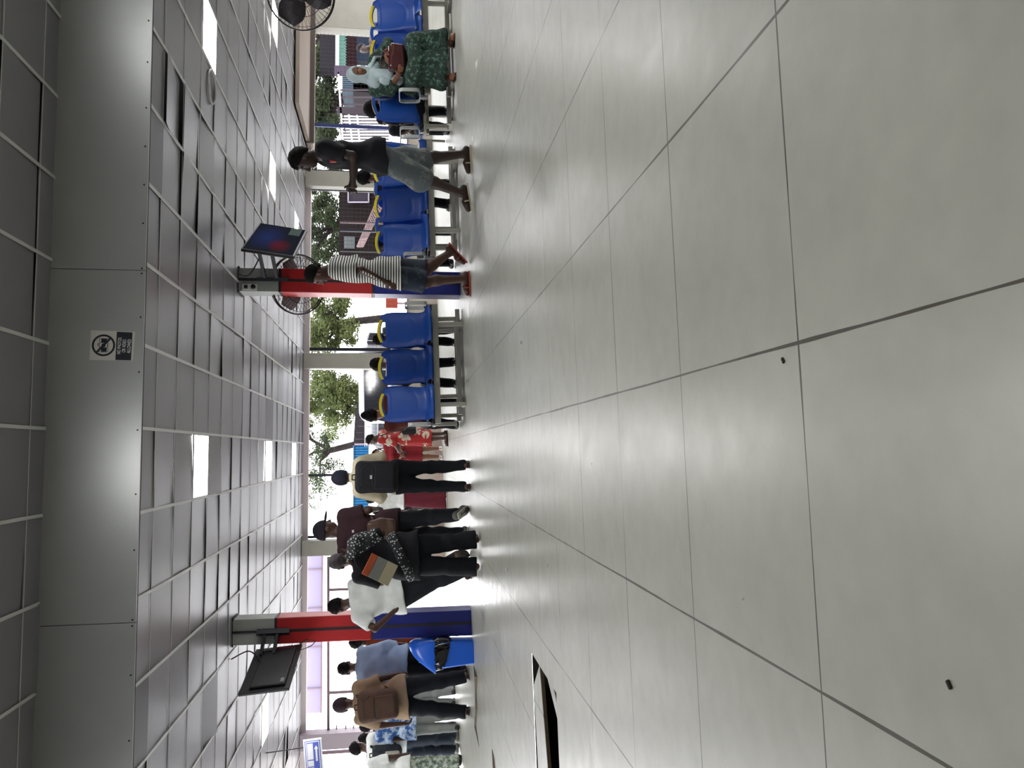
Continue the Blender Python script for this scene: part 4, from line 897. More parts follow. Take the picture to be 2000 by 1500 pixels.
# 3 man with black rucksack
Y = 9.05; cream_c = cloth('cream', 198, 188, 162); p = Fig(gx(930, Y), Y, 2, Hh(645, 930, Y)*.985, 'man with big black rucksack, navy cap and cream shirt standing with his back turned', h=.008, head=(0, 6), skin='skin_dark', wide=1.06,
      kneL=(-.125, .02, .5), ankL=(-.145, 0, .085), kneR=(.115, .02, .5), ankR=(.135, 0, .085), elbL=(-.27, .03, 1.15), wriL=(-.19, .26, 1.10), elbR=(.265, .07, 1.15), wriR=(.22, .30, 1.18))
p.body(); p.cap(cloth('navy_cap', 34, 36, 50), True, .022, -.055); p.shirt(cream_c, hem=.95, fore=.45, g=.02, seed=11, folds=.008, neck=1.49, collar=True); p.trousers(blackt, seed=12, g=.02, folds=.006, waist=1.02); p.sandals(mat('sandal_dark', S(40, 30, 26), .6))
rucksack(p, 'big black rucksack with small white badge on the back of the man in navy cap', cloth('rucksack_black', 30, 31, 36), (.20, .10, .265), (0, -.24, 1.19), tagm=mat('badge_white', S(190, 190, 190), .5))
# 4 man in maroon
maroon = cloth('maroon', 58, 38, 44); Y = 9.45; p = Fig(gx(1036, Y), Y, -14, Hh(608, 1035, Y)*.985, 'tall man in maroon shirt and cap with brown shoulder bag, behind the woman in black', h=.0085, head=(-58, 6), skin='skin_dark', wide=1.08,
      kneR=(.16, -.0, .5), ankR=(.24, -.16, .17), toeR=(.26, -.04, .05), kneL=(-.06, .05, .5), ankL=(-.06, .03, .085), elbL=(-.27, .03, 1.14), wriL=(-.16, .24, 1.06), elbR=(.27, -.02, 1.14), wriR=(.20, .22, 1.05))
p.body(); p.cap(cloth('dark_cap', 38, 34, 42), True, .018, .0); p.shirt(maroon, hem=.80, sleeve=.8, g=.03, loose=.01, seed=13, folds=.007); p.trousers(blackt, seed=14, g=.022, flare=.012); p.shoes(mat('sneaker_grey', S(92, 94, 86), .7), mat('sneaker_sole', S(176, 176, 168), .6), .016)
MB().box(p.up(.07, -.155, 1.31), (.03, .006, .022), None, .002).build('shirt_mark', mat('mark_white', S(200, 196, 200), .6), p.e)
brown_b = mat('bag_brown', S(74, 52, 40), .45, var=.15, bump=.2); e = empty('shoulder_bag', label='slack brown shoulder bag hanging at the back of the man in maroon', cat='bag'); e.matrix_world = Matrix.Translation(p.e.location) @ Matrix.Rotation(p.e.rotation_euler.z, 4, 'Z') @ Matrix.Scale(p.e.scale.x, 4)
f = Field((-.3, -.4, .7), (.35, 0, 1.35), .009); f.rbox((.02, -.215, .99), (.205, .06, .15), rotm(0, 0, -3), .055, 0); f.folds(.008, 24, 4); f.mesh('bag_body', brown_b, e)
MB().tube([(-.16, -.19, 1.12), (-.17, -.17, 1.30), (-.15, -.08, 1.47), (-.13, .06, 1.46), (-.0, .17, 1.3), (.16, .12, 1.14), (.19, -.1, 1.1), (.2, -.19, 1.09)], .016, 6).build('strap', brown_b, e, True)
# 5 woman in black
Y = 8.0; p = Fig(gx(1084, Y), Y, 4, Hh(637, 1105, Y)*.985, 'woman in black with white speckled wrap, standing barefoot with her back turned', h=.0078, lean=(0, -3), head=(10, 8), skin='skin_dark', wide=1.08, female=True,
      kneL=(-.13, .02, .5), ankL=(-.145, 0, .085), kneR=(.13, .02, .5), ankR=(.165, -.01, .085), elbL=(-.29, .03, 1.16), wriL=(-.15, .22, 1.15), elbR=(.26, .06, 1.15), wriR=(.10, .26, 1.16))
p.body(); p.hair(mat('hair_grey', S(62, 56, 60), .85, var=.25, vscale=60, bump=.5, bscale=200), .014, back=-.09); p.shirt(black, hem=.72, sleeve=.95, g=.034, loose=.03, seed=21, folds=.008); p.trousers(blackt, seed=22, g=.034, flare=.03, folds=.008, to=-.0)
spk = patmat('speckled_cloth', 'speckle', S(20, 21, 25), S(170, 176, 176), 34, .85, .32)
f = Field(p.lo, p.hi, .009); p.torso(f, .062, .06); p.arm(f, 'R', .045, .8, .03); J = p.J
f.cut(p.up(.06, 0, 1.38), V3(-.86, 0, -.5)); f.cut(p.up(0, 0, 1.14), V3(0, 0, -1)); f.folds(.007, 30, 3); f.mesh('wrap', spk, p.e)
f = Field(p.lo, p.hi, .009); pl = J['pel']; f.cone(pl+V3(-.11, 0, -.10), pl+V3(.11, 0, 0), .188, .188, 0, sq=((0, 1, 0), 1.0)); f.cut(pl+V3(0, 0, .035), V3(-.5, 0, 1)/1.12); f.cut(pl+V3(0, 0, -.085), V3(.5, 0, -1)/1.12); f.folds(.006, 30, 5); f.mesh('hip_wrap', spk, p.e)
e = empty('flat_bag', label='flat bag with orange, grey and beige panels slung behind the woman in black', cat='bag'); e.matrix_world = Matrix.Translation(p.e.location) @ Matrix.Rotation(p.e.rotation_euler.z, 4, 'Z') @ Matrix.Scale(p.e.scale.x, 4) @ Matrix.Translation((-.13, -.215, 1.165)) @ Matrix.Rotation(math.radians(27), 4, 'Y')
for n_, z0, z1, c_ in (('orange_panel', .085, .165, S(176, 78, 36)), ('grey_panel', -.035, .085, S(128, 130, 126)), ('beige_panel', -.165, -.035, S(176, 168, 140))):
    MB().b2((-.125, -.02, z0), (.125, .02, z1), .006).build(n_, mat('bag_'+n_, c_, .6, bump=.2), e)
MB().tube([(-.10, 0, .16), (-.05, .04, .28), (.08, .16, .37), (.16, .30, .26)], .012, 6).build('strap', blackt, e, True)
# 6 man in white leaning on the left pillar
Y = 9.38; p = Fig(gx(1122, Y), Y, 22, Hh(637, 1170, Y)*1.0, 'man in white tee and dark trousers leaning towards the left pillar', h=.0085, lean=(3, -7), head=(18, 6), skin='skin_dark', pel=(-.22, .02, .93), kneL=(-.10, .05, .49), ankL=(.02, .0, .085), kneR=(.03, .0, .49), ankR=(.19, -.10, .17), toeR=(.24, .04, .05),
      elbL=(-.62, -.04, 1.16), wriL=(-.42, -.06, .92), elbR=(-.10, .12, 1.14), wriR=(-.10, .32, 1.02))
p.body(); p.hair(hairm, .009); white_c = cloth('white', 226, 230, 228); p.shirt(white_c, hem=.84, sleeve=.75, g=.03, loose=.012, seed=31, folds=.007); p.trousers(cloth('charcoal', 38, 40, 46), seed=32, g=.022); p.shoes(mat('shoe_brown', S(78, 54, 44), .6), mat('sole_dark', S(46, 36, 32), .7), .012)
# 7 light blue shirt
Y = 10.7; p = Fig(gx(1296, Y, 780), Y, 12, Hh(658, 1296, Y), 'man in light blue shirt standing behind the blue bin, his back turned', h=.009, wide=.94, lean=(0, -2), head=(6, 6), skin='skin_dark')
p.body(); p.hair(hairm, .008); p.shirt(cloth('light_blue', 150, 172, 204), hem=.80, fore=.85, g=.036, loose=.02, seed=41, folds=.01, collar=True); p.trousers(blackt, seed=42, g=.022); p.shoes(mat('shoe_black', S(28, 26, 26), .5), None, .012)
# 8 orange top
Y = 11.5; p = Fig(gx(1251, Y, 780), Y, 10, Hh(683, 1265, Y), 'person in orange top with hair knot, just left of the left pillar', h=.010, female=True)
p.body(); p.hair(hairm, .016, bun=(.04, -.08, -.02, .06)); p.shirt(cloth('rust_orange', 136, 62, 34), hem=.72, fore=.8, g=.03, loose=.02, seed=43); p.trousers(blackt, seed=44, flare=.02)
# 9 tan shirt and brown rucksack
Y = 10.3; p = Fig(gx(1358, Y), Y, 2, Hh(648, 1375, Y)*.99, 'man in tan shirt with brown rucksack standing legs apart at left', h=.0085, lean=(0, -5), head=(4, 4), skin='skin_dark', wide=1.08,
      kneL=(-.17, .02, .5), ankL=(-.225, .0, .085), kneR=(.16, .03, .5), ankR=(.22, .0, .085), elbL=(-.33, -.02, 1.13), wriL=(-.34, .03, .88), elbR=(.24, .03, 1.15), wriR=(.27, .08, .92))
p.body(); p.cap(cloth('plum_cap', 58, 44, 54), False, .016, -.02); p.shirt(cloth('tan', 156, 134, 108), hem=.80, sleeve=.9, g=.032, loose=.02, seed=51, folds=.009, neck=1.47); p.trousers(blackt, seed=52, g=.028, flare=.012, folds=.007); p.sandals(MATS['sandal_dark'])
rucksack(p, 'plain brown rucksack on the back of the man in tan shirt', cloth('rucksack_brown', 84, 64, 54), (.185, .11, .25), (0, -.25, 1.18), pocket=True)
# 10 white shirt with two-tone rucksack
Y = 13.2; p = Fig(gx(1454, Y), Y, -12, Hh(676, 1455, Y)*.97, 'person in white tee and dark jeans at far left wearing a two-tone rucksack', h=.0095, head=(-6, 8), skin='skin_dark', elbR=(.25, .04, 1.14), wriR=(.23, .16, .92))
p.body(); p.hair(hairm, .02); p.shirt(white_c, hem=.84, sleeve=.75, g=.03, loose=.015, seed=61); p.trousers(denimd, seed=62, g=.028, flare=.015); p.shoes(mat('shoe_pale', S(150, 146, 140), .6), None, .014)
rucksack(p, 'two-tone rucksack in black and off-white on the person in white tee', cloth('rucksack_dark', 44, 48, 54), (.17, .09, .23), (0, -.23, 1.16), m2=cloth('rucksack_pale', 186, 182, 170), strapm=black)
# 11-14 people behind the left group
Y = 12.9; p = Fig(gx(1411, Y), Y, 8, 1.54, 'person in blue and white tie-dye shirt mostly hidden by the man in tan', h=.011, skin='skin_dark'); p.body(); p.hair(hairm); p.shirt(patmat('tie_dye', 'blotch', S(40, 84, 150), S(176, 196, 214), 9, .85, .52), hem=.76, sleeve=.85, g=.036, loose=.03, seed=71); p.trousers(cloth('pale_grey', 136, 140, 138), seed=72, g=.026); p.shoes(MATS['shoe_black'], None, .012)
Y = 13.9; p = Fig(gx(1434, Y), Y, 4, Hh(700, 1434, Y), 'dark-clothed person standing between the tie-dye shirt and the white tee', h=.011); p.body(); p.hair(hairm); p.shirt(black, hem=.80, fore=.7, g=.03, seed=73); p.trousers(blackt, seed=74, g=.03, flare=.02); p.shoes(MATS['shoe_brown'], None, .012)
Y = 12.6; p = Fig(gx(1503, Y), Y, 4, 1.66, 'person in pale shirt and patterned trousers cut off by the left picture edge', h=.011, female=True); p.body(); p.hair(hairm); p.shirt(white_c, hem=.82, sleeve=.9, g=.03, loose=.02, seed=75); p.trousers(patmat('leaf_print', 'blotch', S(176, 184, 172), S(82, 100, 84), 14, .85, .5), seed=76, g=.034, flare=.03); p.shoes(MATS['shoe_black'], None, .012)
Y = 13.0; sage = cloth('pale_jeans', 134, 146, 142); p = Fig(gx(1316, Y), Y, 10, Hh(697, 1322, Y), 'person in pale jeans hidden between the light blue and the tan shirts', h=.011, ankL=(-.08, 0, .085)); p.body(); p.hair(hairm); p.shirt(cloth('dark_brown', 52, 40, 38), hem=.84, sleeve=.9, g=.03, seed=77); p.trousers(sage, seed=78, g=.03, folds=.008); p.shoes(MATS['shoe_black'], mat('sole_white', S(190, 190, 186), .6), .014)
Y = 13.6; p = Fig(gx(1362, Y), Y, 0, 1.62, 'person in grey trousers seen between the legs of the man in tan', h=.011); p.body(); p.hair(hairm); p.shirt(cloth('grey_tee', 110, 108, 106), hem=.84, sleeve=.8, g=.03, seed=79); p.trousers(cloth('grey_trouser', 142, 144, 144), seed=80, g=.028); p.shoes(MATS['shoe_black'], MATS['sole_white'], .014)
# 15 floral dress, 16 red dress, 17 maroon skirt, 18 dark head by the low wall
def dress(p, m, hem, top=1.455, sleeve=.6, g=.026, flare=.06, seed=1, pl=.008, fore=None, name='dress'):
    f = p.field(); p.torso(f, g, .05); J = p.J; pel = J['pel']; z = hem; w = p.w
    f.cone(pel+V3(-.05*w, 0, 0), V3(pel[0]-.06*w, pel[1], z), .13*w+g, .12*w+g+flare, .05); f.cone(pel+V3(.05*w, 0, 0), V3(pel[0]+.06*w, pel[1], z), .13*w+g, .12*w+g+flare, .05)
    f.cut((0, 0, z), (0, 0, -1)); f.cut(p.up(0, .02, top), p.U@V3(0, .35, 1))
    for q in 'LR': p.arm(f, q, g*.8, sleeve if fore is None else 1., .03, fore)
    f.pleat(pl, 9, pel, z, 1.0); f.folds(.005, 26, seed); return f.mesh(name, m, p.e)
Y = 13.7; p = Fig(gx(853, Y), Y, 62, Hh(714, 856, Y), 'woman in red dress with white flowers standing past the end of the left bench', h=.010, female=True, skin='skin_dark', head=(14, 12), elbR=(.23, .03, 1.15), wriR=(.13, .24, 1.08), elbL=(-.23, .04, 1.15), wriL=(-.12, .27, 1.05))
p.body(); p.hair(hairm, .016); dress(p, patmat('red_floral', 'flowers', S(150, 27, 26), S(178, 168, 150), 5.2, .85, .62), .36, fore=.12, sleeve=.8, flare=.03, seed=82); p.sandals(MATS['sandal_dark'])
e = empty('handbag', label='black handbag on the hip of the woman in flowered red dress', cat='bag'); e.matrix_world = Matrix.Translation(p.e.location) @ Matrix.Rotation(p.e.rotation_euler.z, 4, 'Z') @ Matrix.Scale(p.e.scale.x, 4)
f = Field((-.35, -.45, .6), (.15, .0, 1.1), .01); f.rbox((-.09, -.21, .84), (.11, .07, .15), None, .05, 0); f.mesh('bag_body', black, e); MB().tube([(-.12, -.21, .97), (-.14, -.18, 1.25), (-.12, -.08, 1.47), (-.1, .1, 1.42), (-.16, .13, 1.2), (-.05, -.2, .97)], .012, 6).build('strap', black, e, True)
Y = 15.9; p = Fig(gx(884, Y), Y, 172, Hh(727, 885, Y), 'girl in plain red dress and white shoes in front of the low cream wall', h=.010, female=True, skin='skin_brown', wide=.95, elbL=(-.22, .03, 1.14), wriL=(-.06, .22, 1.02), elbR=(.22, .03, 1.14), wriR=(.06, .22, 1.05))
p.body(); p.eyes(); p.hair(hairm, .02, back=-.11); dress(p, cloth('plain_red', 112, 24, 30), .52, sleeve=.7, flare=.04, seed=83); p.shoes(MATS['sole_white'], None, .012, .02)
f = Field((-.12, .12, .85), (.12, .35, 1.1), .008); f.rbox((0, .24, .97), (.07, .04, .06), None, .03, 0); tag(f.mesh('purse', mat('purse_dark', S(44, 26, 34), .5), None), 'small dark purse in the hands of the girl in red', 'bag').matrix_world = Matrix.Translation(p.e.location) @ Matrix.Rotation(p.e.rotation_euler.z, 4, 'Z') @ Matrix.Scale(p.e.scale.x, 4)
Y = 14.8; p = Fig(gx(972, Y), Y, 10, 1.46, 'person in white blouse and long wine red skirt between rucksack man and maroon shirt', h=.011, female=True, elbR=(.22, .03, 1.14), elbL=(-.26, .03, 1.14)); p.body(); p.hair(hairm, .02, back=-.12); p.shirt(white_c, hem=.93, fore=.6, g=.04, loose=.02, seed=84)
f = p.field(); pel = p.J['pel']; f.cone(pel+V3(-.05, 0, .05), (-.09, 0, .03), .125, .17, 0); f.cone(pel+V3(.05, 0, .05), (.09, 0, .03), .125, .17, .05); f.cut((0, 0, .03), (0, 0, -1)); f.cut(pel+V3(0, 0, .09), V3(0, 0, 1)); f.pleat(.014, 8, pel, .1, 1.1); f.mesh('skirt', cloth('wine_red', 98, 34, 46), p.e)
Y = 15.4; p = Fig(gx(995, Y), Y, 0, Hh(727, 995, Y), 'dark-dressed child by the low wall right of the man in maroon', h=.011, female=True); p.body(); p.hair(hairm, .018); p.shirt(black, hem=.82, sleeve=.8, g=.03, seed=85); p.trousers(cloth('grey_track', 92, 92, 100), seed=86)
# seated people: backs of the row behind, seen between and under the front seats
def sitter(y, Y, heading, label, V=None, H=None, hairkw=None, top=black, leg=blackt, spread=.11, skin='skin_dark', x=None, **kw):
    X = gx(y, Y, 800) if x is None else x
    P = dict(pel=(0, 0, .545), kneL=(-spread, .44, .50), kneR=(spread, .44, .50), ankL=(-spread-.02, .43, .085), ankR=(spread+.02, .43, .085), toeL=(-spread-.04, .6, .03), toeR=(spread+.04, .6, .03), elbL=(-.21, .14, .80), wriL=(-.12, .32, .66), elbR=(.21, .14, .80), wriR=(.12, .30, .64)); P.update(kw)
    p = Fig(X, Y, heading, H or 1.65, label, h=.0105, skin=skin, **P); p.body()
    p.hair(hairm, **(hairkw or {})); p.shirt(top, hem=.93, sleeve=.8, g=.028, seed=int(y)); p.trousers(leg, waist=.99, g=.024, seed=int(y)+1); p.shoes(MATS['shoe_black'], None, .012); return p
YS = 10.03
sitter(803, YS, 0, 'seated person with hair bun and bare brown back behind the leftmost blue seat', H=1.58, hairkw=dict(g=.014, bun=(0, -.05, .12, .05)), top=cloth('wine_top', 92, 44, 36), skin='skin_brown', spread=.15, lean=(2, -4))
sitter(722, YS, 0, 'seated person whose black hair rises behind the middle seat of the left bench', H=1.50, hairkw=dict(g=.022), top=white_c, lean=(16, 8), spread=.14)
sitter(653, YS, -6, 'small seated person in white behind the third seat of the left bench', H=1.42, hairkw=dict(g=.016), top=white_c, lean=(10, -6), spread=.08)
sitter(467, YS, 0, 'seated person hidden behind the left seat of the right bench, black trouser legs showing below', H=1.42, hairkw=dict(g=.014), lean=(24, 0), spread=.24)
sitter(352, YS, 4, 'seated person with black hair behind the third seat of the right bench, beside the walker', H=1.62, hairkw=dict(g=.026, back=-.1), lean=(10, 6), spread=.13)
sitter(208, YS, 0, 'seated person with big black hair on the turned bench beside the woman in green', H=1.42, hairkw=dict(g=.06, back=-.16), lean=(8, -2), spread=.12)
q = sitter(240, 11.35, 165, 'seated man in black resting his cheek on his hand, left of the turned bench', H=1.36, hairkw=dict(g=.008), lean=(20, 0), spread=.16, head=(0, 10), elbL=(-.16, .34, .78), wriL=(-.06, .34, .98), x=gx(241, 11.35, 800)); q.eyes()
tag(MB().b2((-.24, -.2, -.05), (.24, .22, 0), .02).build('stool', MATS['blue_plastic'], None, False), 'blue seat under the man resting his cheek on his hand', 'seat'); st = bpy.data.objects['stool']; st.location = (q.e.location.x+.02, 11.38, q.e.location.z+.385)
m = MB()
for sx in (-1, 1):
    for sy in (-1, 1): pass
for sx, sy in ((-1, -1), (-1, 1), (1, -1), (1, 1)): MB().bar((sx*.19, sy*.16, -.38), (sx*.19, sy*.16, -.04), .03).build('leg', chrome, st)
# woman in green dress and grey headscarf at the right bench
Y = 9.56; p = Fig(gx(136, Y, 790), Y, 172, Hh(683, 150, Y)*1.34, 'seated woman in dark green patterned dress and pale grey headscarf, bag in her lap', h=.0078, female=True, skin='skin_brown', wide=1.06, lean=(3, 3), head=(8, 6), twist=4, pel=(.09, 0, .535),
      kneL=(-.20, .40, .49), kneR=(.19, .40, .49), ankL=(-.23, .40, .085), ankR=(.20, .40, .085), toeL=(-.27, .55, .03), toeR=(.22, .56, .03), elbL=(-.27, .12, .82), wriL=(-.06, .30, .84), elbR=(.30, .08, .80), wriR=(.18, .34, .70))
p.body(curl=(30, 40)); p.eyes(); grn = patmat('green_print', 'blotch', S(24, 44, 38), S(82, 118, 98), 24, .85, .57); J = p.J
f = p.field(); p.torso(f, .024, .05); pel = J['pel']; f.cone(pel+V3(-.07, 0, 0), pel+V3(.07, 0, 0), .15, .15, .05)
for q in 'LR':
    s_ = -1 if q == 'L' else 1; f.cone(J['hip'+q], J['kne'+q], .135, .115, .06); f.cone(J['kne'+q], J['ank'+q]+V3(s_*.01, .0, .07), .115, .135, .06); p.arm(f, q, .026, 1., .03, .55)
f.cone((0, .40, .47), (0, .42, .12), .10, .17, .08); f.cone((-.1, .1, .5), (-.08, .4, .47), .12, .1, .06); f.cone((.1, .1, .5), (.08, .4, .47), .12, .1, .06)
f.cut((0, 0, .115), (0, 0, -1)); f.cut(p.up(0, .02, 1.47), p.U@V3(0, .3, 1)); f.pleat(.016, 17, (0, .30), .12, .5); f.folds(.006, 28, 91); f.mesh('dress', grn, p.e)
scarf = cloth('scarf_grey', 166, 182, 186); H, hr = J['hed'], p.hr; hp = lambda *q: H+hr@V3(*q); f = Field(H-.42, H+.26, .0075)
f.ell(hp(0, -.012, .015), (.098, .118, .125), hr, 0); f.ell(hp(0, .02, -.06), (.088, .092, .085), hr, .04); f.cone(hp(0, -.0, -.11), p.up(0, .01, 1.44), .095, .125, .05); f.cone(p.up(-.10, .02, 1.40), p.up(.10, .03, 1.40), .09, .09, .05); f.cone(p.up(.03, .12, 1.40), p.up(.05, .15, 1.24), .07, .085, .04)
f.ell(hp(0, .125, -.018), (.066, .10, .10), hr, -.012); f.folds(.0035, 40, 7); f.mesh('headscarf', scarf, p.e)
f = Field(p.up(-.3, .0, 1.0)-.12, p.up(.3, .3, 1.5)+.12, .008); f.cone(p.up(-.06, .10, 1.46), p.up(-.19, .10, 1.40), .03, .022, 0); f.cone(p.up(-.19, .10, 1.40), p.up(-.25, .09, 1.26), .022, .02, .02); f.cone(p.up(.10, .17, 1.30), p.up(.12, .19, 1.14), .075, .07, .03, sq=(p.U@V3(0, 1, 0), .4)); f.folds(.004, 50, 2); f.mesh('scarf_end', scarf, p.e)
p.sandals(MATS['sandal_dark'])
e = empty('handbag', label='glossy dark red handbag lying in the lap of the woman in green', cat='bag'); e.matrix_world = Matrix.Translation(p.e.location) @ Matrix.Rotation(p.e.rotation_euler.z, 4, 'Z') @ Matrix.Scale(p.e.scale.x, 4)
wine = mat('bag_wine', S(70, 18, 24), .25, var=.15, bump=.15, bscale=30, spec=.6); f = Field((-.3, .1, .5), (.3, .65, 1.), .0085); f.rbox((-.02, .34, .72), (.165, .09, .10), rotm(6, 8), .05, 0); f.folds(.004, 26, 5); f.mesh('bag_body', wine, e)
MB().tube([(-.13, .34, .80), (-.11, .28, .89), (.0, .25, .92), (.08, .28, .88), (.09, .34, .80)], .011, 6).build('handle', wine, e, True); MB().tube([(-.155, .435, .755), (.115, .435, .775)], .004, 5).build('zip', mat('zip_brass', S(150, 130, 90), .3, .8), e)
# ---------------------------------------------------------------- windows, trees and yard beyond the far wall
mull = mat('frame_navy', S(34, 36, 52), .5); bluep = mat('pole_blue', S(30, 48, 110), .45); wirem = mat('wire_grey', S(22, 20, 22), .6); mauve = mat('frame_mauve', S(112, 92, 100), .6)
def pole(parent, y, V0, V1, w, m, name='post', Yp=YW+.06):
    a, b = AT(V0, y, Yp), AT(V1, y, Yp); MB().b2((a.x-w/2, Yp-.02, min(a.z, b.z)), (a.x+w/2, Yp+.02, max(a.z, b.z))).build(name, m, parent)
def wires(parent, ya, yb, V0, V1, st=.085):
    xa, xb = AT(650, ya, YW+.03).x, AT(650, yb, YW+.03).x; z1, z0 = AT(V0, (ya+yb)/2, YW+.03).z, AT(V1, (ya+yb)/2, YW+.03).z; m = MB(); t = .0016
    for k in range(int((z1-z0)/st)+1): m.b2((xa, YW+.03-t, z0+k*st-t), (xb, YW+.03+t, z0+k*st+t))
    for k in range(int((xb-xa)/st)+1): m.b2((xa+k*st-t, YW+.035-t, z0), (xa+k*st+t, YW+.035+t, z1))
    tag(m.build('wire_mesh', wirem, parent), kind='stuff')
W = [('window_1', 330, 60, [(243, 600, 800, .075, bluep), (52, 606, 800, .07, mull), (333, 600, 800, .05, mull)]), ('window_2', 683, 368, [(369, 602, 800, .06, mull), (434, 664, 800, .03, mauve), (450, 664, 800, .04, mull), (490, 664, 800, .025, wirem), (682, 602, 800, .065, mull), (691.5, 664, 800, .05, mull)]), ('window_3', 1052, 716, [(718, 602, 800, .07, mull), (928.5, 602, 800, .05, mull), (1049, 602, 800, .05, mull)])]
for n_, ya, yb, ps in W:
    e = tag(empty(n_), kind='structure')
    for a in ps: pole(e, *a)
    wires(e, ya, yb, 602, 792)
    x0, x1 = AT(790, ya, YW).x, AT(790, yb, YW).x; MB().b2((x0, YW-.03, ZT), (x1, YW+.14, ZT+.035)).build('sill', mat('sill_steel', S(120, 112, 118), .5), e)
e = tag(empty('window_4'), kind='structure'); a, b = AT(641, 1460, YW), AT(641, 1088, YW); MB().bar((a.x, YW+.05, a.z), (b.x, YW+.05, b.z), .05).build('rail', mauve, e)
for y in (1152, 1353): pole(e, y, 642, 860, .05, mauve)
e = tag(empty('window_5'), kind='structure'); a, b = AT(600, 1440, YW), AT(641, 1440, YW)
pole(e, 1472, 600, 860, .06, mauve)
for V in (657, 675, 690): a, b = AT(V, 1462, YW), AT(V, 1418, YW); MB().bar((a.x, YW+.05, a.z), (b.x, YW+.05, b.z), .022).build('rail', mauve, e)
# awning sheets outside the left opening
aw = mat('awning_pale', S(160, 152, 172), .7, trans=.5); a, b = AT(627, 1392, 18.2), AT(627, 1070, 18.2)
e = empty('awning', label='pale lilac awning hanging outside the left opening, below the ceiling edge', cat='awning')
MB().b2((a.x, 18.2, a.z), (b.x, 18.22, a.z+.55)).build('sheet', aw, e); m = MB(); m.b2((a.x, 18.18, a.z-.02), (b.x, 18.24, a.z+.012)); m.build('hem', mauve, e)
for x in (a.x+.03, b.x-.03): MB().b2((x-.02, YW+.1, a.z+.5), (x+.02, 18.22, a.z+.54)).build('arm', mauve, e)
for y in (1112, 1188, 1264, 1345): p = AT(620, y, 18.15); MB().b2((p.x-.012, 18.17, p.z-.09), (p.x+.012, 18.2, p.z+.5)).build('seam', mauve, e)
# trees: trunk, branches and one foliage mesh each
leafA = mat('leaf_green', S(82, 90, 54), .6, var=.35, vscale=1.4, trans=.45); leafB = mat('leaf_olive', S(54, 63, 42), .6, var=.3, vscale=1.4, trans=.35); bark = mat('bark', S(40, 35, 34), .9, var=.3, bump=.5)
def tree(label, y, V, Yt, rx, ry, rz, n, m, size, seed, hollow=.0, trunk=True, clumps=26, lean=.3, gap=0.):
    r = random.Random(seed); c = AT(V, y, Yt); e = empty('tree', (c.x, Yt, -.4), label=label, cat='tree', group='trees beyond the far wall'); c0 = Vector((0, 0, c.z+.4)); mm = MB(); cl = []
    for k in range(clumps):
        while True:
            v = Vector((r.uniform(-1, 1), r.uniform(-1, 1), r.uniform(-1, 1)))
            if v.length < 1: break
        cl.append((Vector((v.x*rx, v.y*ry, v.z*rz))+c0, r.uniform(.18, .42)*min(rx, rz)))
    for k in range(int(n*1.7)):
        cc, rad = r.choice(cl); d = Vector((r.gauss(0, 1), r.gauss(0, 1), r.gauss(0, .8))); d.normalize(); p = cc+d*rad*r.random()**.45
        u = Vector((r.gauss(0, 1), r.gauss(0, 1), r.gauss(0, .7))).normalized(); w = u.orthogonal().normalized(); s = size*.72*r.uniform(.6, 1.4)
        q = [p-u*s, p+w*s*.42, p+u*s, p-w*s*.42]; mm.bm.faces.new([mm.bm.verts.new(x) for x in q])
    mm.build('foliage', m, e)
    if trunk:
        t = MB(); b0 = Vector((lean, .1, 0)); b1 = Vector((lean*.3, .05, c0.z-rz*.6)); t.tube([b0, (b0+b1)/2+Vector((.05, 0, 0)), b1], [.14, .12, .10], 8); t.build('trunk', bark, e)
        br = MB()
        for cc, rad in cl[:9]: br.tube([b1, (b1+cc)/2+Vector((r.uniform(-.15, .15), 0, r.uniform(-.05, .2))), cc], [.07, .045, .015], 6)
        tag(br.build('branches', bark, e), kind='stuff')
tree('tall leafy tree right of the cream column seen past the wall fan', 635, 628, 24, 1.05, 1.2, .95, 9000, leafA, .075, 1, clumps=44)
tree('light green tree left of the cream column above the left bench', 782, 638, 24, .95, 1.1, 1.1, 8200, leafA, .07, 2, clumps=40, lean=-.9)
tree('thin branching tree with sparse leaves above the man with black rucksack', 898, 610, 27.5, 1.25, 1.0, .95, 3600, leafB, .06, 3, clumps=34, lean=1.0)
tree('wispy tree crown at the left end of the greenery', 968, 596, 30, .65, .6, .75, 650, leafB, .05, 4, clumps=18, trunk=False)
tree('dense dark tree behind the white fence above the seated woman in green', 200, 622, 25.2, 1.9, 1.4, .85, 15000, leafB, .085, 5, clumps=70)
tree('bright green tree behind the dark roof at far right', 75, 606, 27, 1.1, 1.2, .55, 7000, leafA, .08, 6, clumps=40)
tree('dark tree behind the brown wall between the column and the striped shirt', 445, 626, 26.8, 1.4, 1.2, .78, 8000, leafB, .08, 7, clumps=46)
tree('tree behind the walker in black, left of the blue pole', 300, 625, 28.5, 1.1, 1.2, .8, 7000, leafB, .08, 8, clumps=36)
